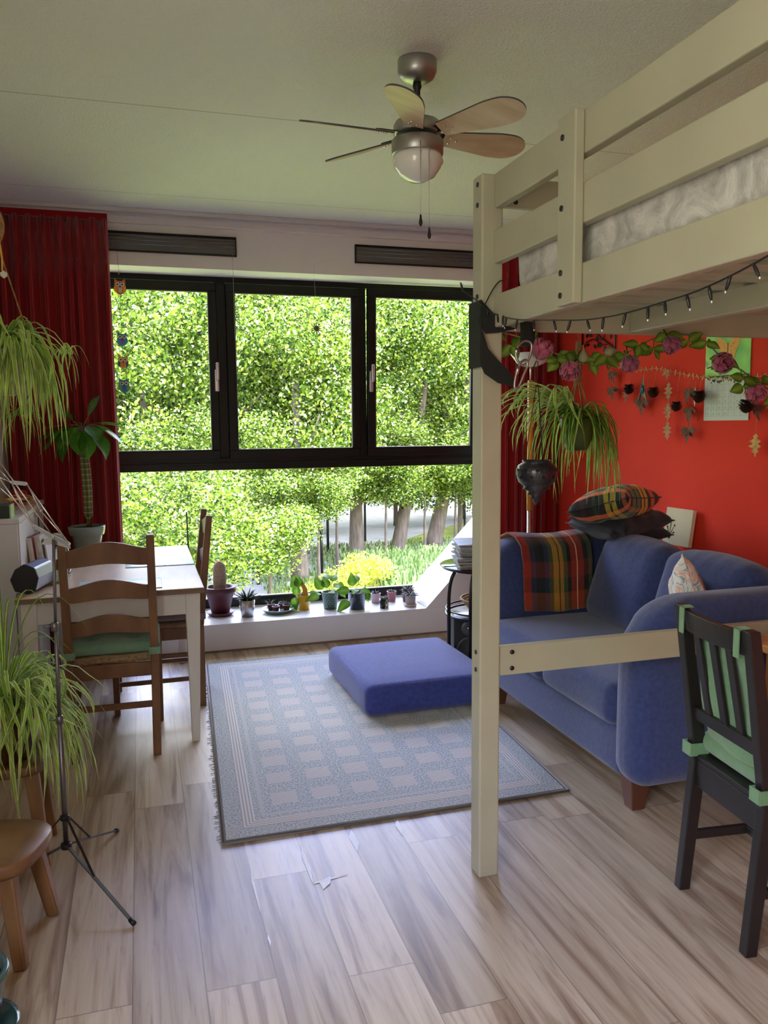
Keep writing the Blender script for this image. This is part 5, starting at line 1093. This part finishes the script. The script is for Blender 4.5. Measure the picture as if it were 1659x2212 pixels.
# day numbers
tm = MB()
for n_ in range(1, 31):
    cu = bpy.data.curves.new('n', 'FONT'); cu.body = str(n_); cu.size = .011; tmp = bpy.data.objects.new('n', cu); me_ = tmp.to_mesh(); col_ = (n_+1) % 7; row = (n_+1)//7
    vs = [(-.0036, .139-.043*col_-v.co.x, -.056-.0324*row+v.co.y) for v in me_.vertices]; tm.add(vs, [tuple(p.vertices) for p in me_.polygons]); tmp.to_mesh_clear(); bpy.data.objects.remove(tmp); bpy.data.curves.remove(cu)
tm.build('day_numbers', M('number_ink', (.10, .12, .10), .7), cal)
bt = MB(); c_ = (-.0038, -.003, .145)
def W_(pts, s): return [(c_[0], c_[1]+s*y_, c_[2]+z_) for y_, z_ in pts]
for s in (-1, 1): bt.poly(W_([(.0, .02), (.03, .05), (.075, .062), (.09, .05), (.082, .02), (.06, -.01), (.052, -.045), (.035, -.075), (.012, -.06), (0, -.02)], s), .0004, (1, 0, 0))
bt.build('butterfly_print', M('butterfly_orange', (.80, .38, .03), .5), cal)
bt = MB(); rnd = random.Random(9)
for s in (-1, 1):
    for k in range(34):
        y_ = rnd.uniform(.015, .078); z_ = rnd.uniform(-.05, .055)
        if z_ > .02+y_*.5 or z_ < -.02-.6*(.055-y_): continue
        l_ = rnd.uniform(.003, .008); p = Vector((c_[0]-.0004, c_[1]+s*y_, c_[2]+z_)); bt.poly([p, p+Vector((0, s*.002, .0)), p+Vector((0, s*(.002+l_*.5), l_)), p+Vector((0, s*l_*.5, l_))], .0002, (1, 0, 0))
bt.poly([(c_[0]-.0004, c_[1]-.004, c_[2]+.03), (c_[0]-.0004, c_[1]+.004, c_[2]+.03), (c_[0]-.0004, c_[1]+.003, c_[2]-.06), (c_[0]-.0004, c_[1]-.003, c_[2]-.06)], .0002, (1, 0, 0)); bt.build('butterfly_markings', M('butterfly_brown', (.12, .06, .02), .6), cal)
MB().tube([(-.004, .155-.0103*i*1.0, .011) for i in range(31)], .0028, 5).build('wire_binding', m_dark, cal)
# branch wall art
wa = thing('branch_wall_art', 'black metal cut-out of a leafy branch in a frame on the red wall', 'wall art', (2.868, 4.70, 2.02)); b = MB()
b.box(0, .006, -.20, -.19, -.08, .35); b.box(0, .006, .19, .20, -.02, .35); b.box(0, .006, -.20, .20, .34, .35)
b.build('frame', m_bolt, wa)
b = MB(); b.tube(smooth_path([(.003, -.19, -.075), (.003, -.14, -.05), (.003, -.06, -.01), (.003, .03, .04), (.003, .13, .10), (.003, .19, .16)]), .005, 6); b.tube(smooth_path([(.003, -.12, -.04), (.003, -.05, -.045), (.003, .05, .0), (.003, .15, -.01)]), .0038, 6); b.tube(smooth_path([(.003, -.06, -.01), (.003, -.10, .05), (.003, -.15, .09)]), .0035, 6); b.build('branch', m_bolt, wa)
rnd = random.Random(17)
for (y_, z_) in ((-.12, -.07), (-.08, -.055), (-.05, .0), (-.02, -.06), (.0, -.02), (.02, .02), (.05, -.03), (.08, .02), (.11, -.03), (.15, .02), (-.14, .02), (-.1, .04), (.06, .07), (.12, .09), (.16, -.02), (-.15, .08)):
    b = MB()
    a = rnd.uniform(0, 6.28); d = Vector((0, math.cos(a), math.sin(a))); n_ = Vector((0, -math.sin(a), math.cos(a))); p = Vector((.002, y_, z_)); L_ = .036; b.poly([p, p+d*L_*.35+n_*.010, p+d*L_*.75+n_*.008, p+d*L_, p+d*L_*.75-n_*.008, p+d*L_*.35-n_*.010], .004, (1, 0, 0)); b.build('metal_leaf', m_bolt, wa)
# peg garland of dried leaves
pg = thing('peg_garland', 'thin string with small wooden pegs fixed along the red wall', 'garland', (2.86, 3.9, 1.75)); o_ = Vector((2.86, 3.9, 1.75))
GS = [Vector(p)-o_ for p in [(2.872, 4.526, 1.84), (2.865, 4.297, 1.790), (2.862, 4.045, 1.785), (2.862, 3.835, 1.742), (2.862, 3.642, 1.712), (2.862, 3.398, 1.692), (2.868, 3.183, 1.697)]]
MB().tube(smooth_path(GS, 5), .0014, 5).build('string', M('natural_twine', (.6, .5, .3), .8), pg); rnd = random.Random(6); SP = smooth_path(GS, 5)
for i in range(1, len(SP)-1):
    p = SP[i]; a = rnd.uniform(-1.1, 1.1); d = Vector((0, math.sin(a), math.cos(a))); MB().bar(p-d*.014+Vector((-.004, 0, 0)), p+d*.016+Vector((-.004, 0, 0)), .005, .005, (1, 0, 0)).build('peg', M('peg_wood', (.66, .42, .14), .6) if i == 1 else bpy.data.materials['peg_wood'], pg)
def dried(x, y, z, s, col, lab, n=1, name='dried_leaf', grp='dried leaves pegged on the red wall', oak=False):
    t = thing(name, lab, 'dried leaf', (x, y, z), 0, grp); b = MB(); r_ = random.Random(int(y*1000))
    mm = M('dry_leaf_tone', col, .85, var=.3, vs_=40)
    for k in range(n):
        zc = -k*s*1.15; b = MB(); tw = r_.uniform(-.5, .5); fw = Vector((-.25, math.cos(tw), 0))
        if oak:
            pts = []; L_ = s*1.1; N_ = 9
            for i in range(N_+1):
                f = i/N_; w = s*.30*(math.sin(math.pi*min(1, f*1.05))+.08)*(1.35 if i % 2 else .45); pts.append((w, -f*L_))
            out = [Vector((-.15*w, w, zz_+zc)) for w, zz_ in pts]+[Vector((-.1*w, -w, zz_+zc)) for w, zz_ in reversed(pts)]
            b.poly(out, .0012, (1, .1, 0))
        else:
            for j in range(5):
                a = -math.pi/2+(j-2)*.65; b.leaf((0, 0, zc-.008), (r_.uniform(-.15, .0), math.cos(a), math.sin(a)), (-1, 0, 0), s*(.95 if j == 2 else .7), s*.36, r_.uniform(-.2, .3), .08, 5, .8)
        b.tube([(0, 0, zc+.018), (0, 0, zc-.01)], .001, 4); b.build('leaf_blade', mm, t)
    MB().tube([(0, 0, .07), (0, 0, -(n-1)*s*1.15)], .0007, 4).build('thread', bpy.data.materials['natural_twine'], t); return t
Bn, Rs, Tn, Go = (.16, .07, .04), (.30, .10, .06), (.45, .24, .12), (.60, .36, .12)
dried(2.845, 4.484, 1.80, .085, Bn, 'brown dried leaf chain nearest the hanging spider plant on the red wall', 2)
dried(2.845, 4.330, 1.69, .085, Rs, 'reddish dried leaf pair hanging left of the first pine cone', 1, oak=True); dried(2.845, 4.17, 1.62, .10, Bn, 'dark crumpled maple leaf hanging below the peacock feather', 1); dried(2.845, 3.915, 1.70, .095, Tn, 'long chain of tan oak leaves hanging left of the calendar', 3, oak=True)
dried(2.845, 3.735, 1.66, .09, Bn, 'brown leaf chain ending in a dark maple leaf beside the white feather', 3); dried(2.845, 3.94, 1.775, .06, (.55, .22, .14), 'small pink-brown curled leaf pegged at the middle of the string', 1); dried(2.85, 3.235, 1.56, .08, (.14, .03, .03), 'dark red maple leaf hanging right of the calendar', 1); dried(2.85, 3.235, 1.42, .10, Go, 'golden thin oak leaf hanging lowest at the right edge', 1, oak=True)
m_cn = M('pine_cone_scales', (.035, .02, .014), .6, var=.4, vs_=60)
for k, (y, z, s, lab) in enumerate(((4.282, 1.672, 1.05, 'left of the peacock feather'), (4.039, 1.643, 1.05, 'right of the peacock feather'), (3.826, 1.559, .95, 'lowest, between the leaf chains'), (3.640, 1.604, 1.1, 'beside the calendar edge and white feather'), (3.285, 1.547, 1.15, 'right of the calendar'))):
    t = thing('pine_cone', 'dark open pine cone hanging %s' % lab, 'pine cone', (2.832, y, z), 0, 'pine cones hanging on the red wall'); b = MB()
    for i in range(60):
        a = i*2.4; f = i/60; r = .030*s*math.sin(math.pi*(.12+.8*f)); zz_ = (.5-f)*.052*s; c_ = Vector((r*.55*math.cos(a), r*.55*math.sin(a), zz_)); d = Vector((math.cos(a), math.sin(a), .35)); b.leaf(c_, d, (0, 0, 1), .024*s, .020*s, -.2, .1, 3, .7)
    b.lathe([(0, -.026*s), (.014*s, -.012*s), (.014*s, .012*s), (0, .026*s)], 10); b.build('cone_scales', m_cn, t); MB().tube([(0, 0, .02), (.02, 0, 1.78-z)], .0007, 4).build('thread', bpy.data.materials['natural_twine'], t)
t = thing('peacock_feather', 'peacock eye feather pegged between two pine cones on the red wall', 'feather', (2.84, 4.142, 1.77)); b = MB()
for i in range(60):
    f = i/60; s = 1 if i % 2 else -1; a = math.radians(-95+s*(18+34*f)); p = Vector((0, .01, -.03-.10*f)); d = Vector((-.1, math.cos(a), math.sin(a))); b.blade([p, p+d*.05+Vector((0, 0, -.006)), p+d*.085+Vector((0, 0, -.03))], .008, (1, 0, 0))
b.build('barbs', M('green_bronze_barbs', (.10, .13, .05), .5, sheen=.3), t); MB().tube([(0, 0, .02), (0, .01, -.15)], .0012, 5).build('quill', M('quill_cream', (.6, .5, .35), .5), t); MB().lathe([(0, -.003), (.017, -.003), (.017, 0), (0, 0)], 18, (-.003, .008, -.10), 'x').build('eye_spot', M('blue_eye', (.01, .03, .12), .3), t); MB().lathe([(0, -.002), (.026, -.002), (.026, 0), (0, 0)], 18, (-.002, .008, -.10), 'x').build('eye_ring', M('teal_eye', (.02, .10, .09), .3), t)
t = thing('white_feather', 'narrow white feather hanging beside the calendar edge', 'feather', (2.842, 3.685, 1.665)); b = MB(); b.leaf((0, 0, 0), (0, .05, -1), (-1, 0, 0), .105, .022, .05, .05, 8, .8); b.build('vane', M('white_feather_vane', (.72, .66, .52), .7), t); MB().tube([(0, 0, .03), (0, .005, -.06)], .001, 4).build('quill', M('feather_quill', (.6, .5, .35), .6), t)

o = MB().tube(smooth_path([(0, 0, 0), (-.010, -.012, -.03), (-.012, -.012, -.30), (-.03, .0, -.55), (-.02, .02, -.73)]), .0025, 6).build('speaker_cable', M('grey_cable', (.12, .12, .12), .5), None, (-.545, 3.87, .742)); tag(o, 'thin grey cable hanging from the table corner beside the portable speaker', 'cable')
# ------------------------------------------------------------------ outdoors
GZ = -5.0
g = NG('lawn_ground', .95); x, y, z = g.xyz()[:3]; n = g.noise(g.comb(x, y, z), .5, 4, .6); n2 = g.noise(g.comb(x, y, z), 9, 3, .7)
q_ = g.n('Mix', data_type='RGBA', blend_type='MULTIPLY'); q_.inputs[0].default_value = 1; g.put(g.ramp(n, [(.35, (.16, .21, .03)), (.65, (.36, .40, .07))]), q_.inputs[6]); g.put(g.ramp(n2, [(.3, (.5, .5, .5)), (.7, (1.3, 1.3, 1.2))]), q_.inputs[7])
gr = MB().add([(-60, 7, GZ), (90, 7, GZ), (90, 160, GZ), (-60, 160, GZ)], [(0, 1, 2, 3)]).build('ground', g.col(q_.outputs[2])); struct(gr)
m_path = M('grey_paving', (.36, .34, .34), .9, var=.15, vs_=1.2, bump=.2, bs=20)
pp = MB().add([(p[0], p[1], GZ+.02) for p in [(-12, 22), (4.0, 30.2), (8.6, 35.2), (12.5, 41), (17, 46), (30, 58), (60, 76), (50, 100), (16, 62), (4, 47), (-12, 42)]], [tuple(range(11))]).build('path', m_path); struct(pp)
pp = MB().add([(p[0], p[1], GZ+.025) for p in [(13, 37.4), (24, 40.5), (44, 45), (44, 47), (23, 43), (12.5, 40.5)]], [tuple(range(6))]).build('path', m_path); struct(pp)
def foliage_mat(name, cols, tr=.42):
    g = NG(name, .6); ge = g.n('NewGeometry'); rn = ge.outputs['Random Per Island']; n = len(cols)
    c = g.ramp(rn, [(i/(n-1), c) for i, c in enumerate(cols)]); g.put(c, g.b.inputs['Base Color']); g.b.inputs['Specular IOR Level'].default_value = .25
    t = g.n('BsdfTranslucent'); g.put(c, t.inputs[0]); mx = g.n('MixShader'); mx.inputs[0].default_value = tr
    g.t.links.new(g.b.outputs[0], mx.inputs[1]); g.t.links.new(t.outputs[0], mx.inputs[2]); g.t.links.new(mx.outputs[0], g.t.nodes['Material Output'].inputs[0]); return g.m
m_fol = foliage_mat('tree_leaves', [(.012, .025, .006), (.03, .07, .008), (.08, .16, .012), (.17, .27, .02), (.30, .40, .03), (.45, .54, .09), (.85, .88, .62)])  # palest tone paints white glare specks into the leaf colour
m_fol2 = foliage_mat('yellow_bush_leaves', [(.35, .42, .04), (.60, .62, .08), (.80, .80, .22)])
m_fol3 = foliage_mat('tall_grass_blades', [(.06, .13, .03), (.15, .25, .06), (.30, .38, .13), (.45, .50, .25)])
m_bark = M('grey_brown_bark', (.16, .12, .09), .95, var=.35, vs_=3, vst=(3, 3, .6), bump=1, bs=12, bst=(3, 3, .5))
NR = np.random.default_rng(5)
def leaf_cloud(name, n, rad, clumps, cr, size, mat, seed, squash=.5):
    r = np.random.default_rng(seed); cs = []
    while len(cs) < clumps:
        p = r.uniform(-1, 1, 3)
        if .15 < np.dot(p, p) < 1: cs.append(p*rad)
    cs = np.array(cs); ci = r.integers(0, clumps, n); d = r.normal(size=(n, 3)); d /= np.linalg.norm(d, axis=1)[:, None]
    P = cs[ci]+d*(r.uniform(0, 1, n)**.45)[:, None]*cr*np.array([1, 1, squash+.2])
    a = r.normal(size=(n, 3)); a[:, 2] *= .6; a /= np.linalg.norm(a, axis=1)[:, None]; b = r.normal(size=(n, 3)); b -= a*np.sum(a*b, axis=1)[:, None]; b /= np.linalg.norm(b, axis=1)[:, None]
    s = (size*r.uniform(.6, 1.3, n))[:, None]
    V = np.stack([P-a*s*.5, P+b*s*.30, P+a*s*.5, P-b*s*.30], 1).reshape(-1, 3)
    me = bpy.data.meshes.new(name); me.vertices.add(4*n); me.vertices.foreach_set('co', V.ravel()); me.loops.add(4*n); me.loops.foreach_set('vertex_index', np.arange(4*n)); me.polygons.add(n); me.polygons.foreach_set('loop_start', np.arange(n)*4); me.update(calc_edges=True); me.materials.append(mat); return me
FM = [leaf_cloud('foliage', 34000, np.array([3.3, 3.3, 4.4]), 80, 1.15, .155, m_fol, 40+k) for k in range(3)]
LM = [leaf_cloud('foliage', 15000, np.array([2.2, 1.8, 1.9]), 38, .85, .125, m_fol, 50+k) for k in range(2)]
def tree(x, y, cz, s, rz, k, label, lean=0, hgt=None, low=False, r0=.34, fork=True):
    t = thing('tree', label, 'tree', (x, y, GZ), 0, 'trees outside the window'); h = cz-GZ
    b = MB(); P = smooth_path([(0, 0, 0), (lean*.25, .05, h*.25), (lean*.6, 0, h*.55), (lean, .1, h*1.05)], 4); b.tube(P, [r0*(1.15-.75*i/(len(P)-1)) for i in range(len(P))], 10); b.build('trunk', m_bark, t)
    rn = random.Random(int(x*10+y))
    if fork:
        for j in range(6):
            a = rn.uniform(0, 6.28); z0 = h*rn.uniform(.35, .8); px = lean*z0/h; L = rn.uniform(2.0, 3.6)*s; e = rn.uniform(.35, .9)
            MB().tube(bez((px, 0, z0), (px+L*.5*math.cos(a), L*.5*math.sin(a), z0+L*.25*e), (px+L*math.cos(a), L*math.sin(a), z0+L*e), 6), [.13*(1-.8*i/6) for i in range(7)], 6).build('branch', m_bark, t)
    f = bpy.data.objects.new('foliage', (LM if low else FM)[k % (2 if low else 3)]); COL.objects.link(f); f.parent = t; f.location = (lean, 0, h); f.rotation_euler.z = rz; f.scale = (s, s, s if low else s*1.22); return t
tree(9.5, 36.1, 3.3, 1.0, .3, 0, 'tall leafy tree whose straight grey trunk stands beside the path right of centre')
tree(12.0, 37.8, 3.4, 1.05, 1.4, 1, 'tall leafy tree with a trunk curving right beside the grass verge', lean=1.6)
tree(14.6, 39.7, 3.6, 1.1, 2.2, 2, 'tall leafy tree with leaning trunk seen next to the bed post', lean=2.0, r0=.40)
tree(7.0, 38.6, 3.2, 1.0, 3.3, 1, 'leafy tree with a slender trunk slanting up to the right behind the pothos', lean=2.4, r0=.30)
tree(6.2, 33.0, 3.0, .95, 4.4, 0, 'leafy tree whose trunk rises behind the yellow pot')
tree(3.6, 35.0, 3.2, 1.05, 5.0, 2, 'leafy tree whose trunk rises behind the maroon cactus pot')
tree(.2, 34.0, 2.6, 1.1, .9, 1, 'leafy tree filling the left sash of the window')
tree(-4.2, 35.5, 3.0, 1.1, 1.9, 0, 'leafy tree beyond the left end of the window')
BS = ((-3, 47), (3.5, 46), (9.5, 48), (15.5, 49), (21, 51), (27, 50), (17.5, 43), (22.5, 43.5), (0, 60), (10, 62), (20, 64), (30, 64), (-8, 52), (6, 54)); BACK = {i: r for r, i in enumerate(sorted(range(14), key=lambda k: BS[k][0]/BS[k][1]))}
for i, (x, y, s) in enumerate(((-3, 47, 1.25), (3.5, 46, 1.2), (9.5, 48, 1.3), (15.5, 49, 1.3), (21, 51, 1.35), (27, 50, 1.3), (17.5, 43, 1.1), (22.5, 43.5, 1.2), (0, 60, 1.5), (10, 62, 1.6), (20, 64, 1.6), (30, 64, 1.6), (-8, 52, 1.4), (6, 54, 1.4))):
    tree(x, y, 3.2 if i < 8 else 4.4, s, i*1.7, i, 'leafy tree in the dense belt behind the front trees, %s counted from the left end' % ORD[BACK[i]], fork=False, r0=.14)
LX = (-1.5/26, 1.6/25.5, 4.2/28, -4.2/27, 6.6/31, .6/29, 3.2/31, 17.2/37.5, 6.4/40.5, 19.5/38.5, 10.6/35, 13.2/37, 15.6/39, 8.2/34.6); LOWR = {i: r for r, i in enumerate(sorted(range(14), key=lambda k: LX[k]))}
for i, (x, y, cz, s) in enumerate(((-1.5, 26, -1.2, 1.05), (1.6, 25.5, -1.6, 1.0), (4.2, 28, -1.7, .9), (-4.2, 27, -1.0, 1.0), (6.6, 31.0, -.6, .75), (.6, 29, -.2, 1.0), (3.2, 31, .6, 1.0), (17.2, 37.5, -.6, .9), (6.4, 40.5, -1.6, .8), (19.5, 38.5, .2, 1.1), (10.6, 35.0, .1, 1.0), (13.2, 37.0, .2, 1.05), (15.6, 39, .1, 1.05), (8.2, 34.6, .1, .9))):
    tree(x, y, cz, s, i*2.1, i, ('young leafy tree with low foliage, %s of the low near ones counted from the left' % ORD[LOWR[i]]), fork=False, low=True, r0=.07)
ob = bpy.data.objects.new('foliage', leaf_cloud('foliage', 5200, np.array([1.9, 1.0, .9]), 24, .55, .13, m_fol2, 70)); COL.objects.link(ob); yb = thing('yellow_bush', 'brilliant yellow-green bush outside behind the pothos and black pots', 'bush', (7.3, 27.6, GZ)); ob.parent = yb; ob.location = (0, 0, .75)
for j in range(5): MB().tube([(0, 0, 0), (.5*(j-2), .1, 1.2)], .03, 5).build('stem', m_bark, yb)
def blades(name, n, x0, x1, y0, y1, h, mat, seed, label):
    r = np.random.default_rng(seed); X = r.uniform(x0, x1, n); Y = r.uniform(y0, y1, n); a = r.uniform(0, 6.28, n); H = h*r.uniform(.5, 1.2, n); w = .028; L = r.uniform(-.4, .4, (n, 2))*H[:, None]*.7
    c, s = np.cos(a)*w, np.sin(a)*w; Z = np.full(n, GZ)
    V = np.stack([np.stack([X-c, Y-s, Z], 1), np.stack([X+c, Y+s, Z], 1), np.stack([X+c+L[:, 0], Y+s+L[:, 1], Z+H], 1), np.stack([X-c+L[:, 0], Y-s+L[:, 1], Z+H], 1)], 1).reshape(-1, 3)
    me = bpy.data.meshes.new(name); me.vertices.add(4*n); me.vertices.foreach_set('co', V.ravel()); me.loops.add(4*n); me.loops.foreach_set('vertex_index', np.arange(4*n)); me.polygons.add(n); me.polygons.foreach_set('loop_start', np.arange(n)*4); me.update(calc_edges=True); me.materials.append(mat)
    o = bpy.data.objects.new(name, me); COL.objects.link(o); tag(o, label, 'grass', kind='stuff')
blades('tall_grass', 12000, 8.2, 15.5, 26.0, 33.5, 1.0, m_fol3, 2, 'tall pale green grass growing on the verge outside the right of the window')
blades('lawn_grass', 9000, 4.5, 22, 28.5, 42, .22, m_fol3, 3, 'short rough grass on the sunny verge beside the path outside')
SX = (7.4/34.2, 11.8/43, 4.4/32.6, 16.8/44.6, 19/46, 9/40, 21.5/47)
for i, (x, y) in enumerate(((7.4, 34.2), (11.8, 43), (4.4, 32.6), (16.8, 44.6), (19, 46), (9.0, 40), (21.5, 47))):
    o = MB().tube([(0, 0, 0), (0, 0, 2.6 if i % 2 else 2.2)], .07, 8).build('tree_stake', m_dark, None, (x, y, GZ)); tag(o, 'dark upright wooden stake beside the path outside, %s counted from the left' % ORD[sorted(range(7), key=lambda k: SX[k]).index(i)], 'stake', 'stakes along the path')
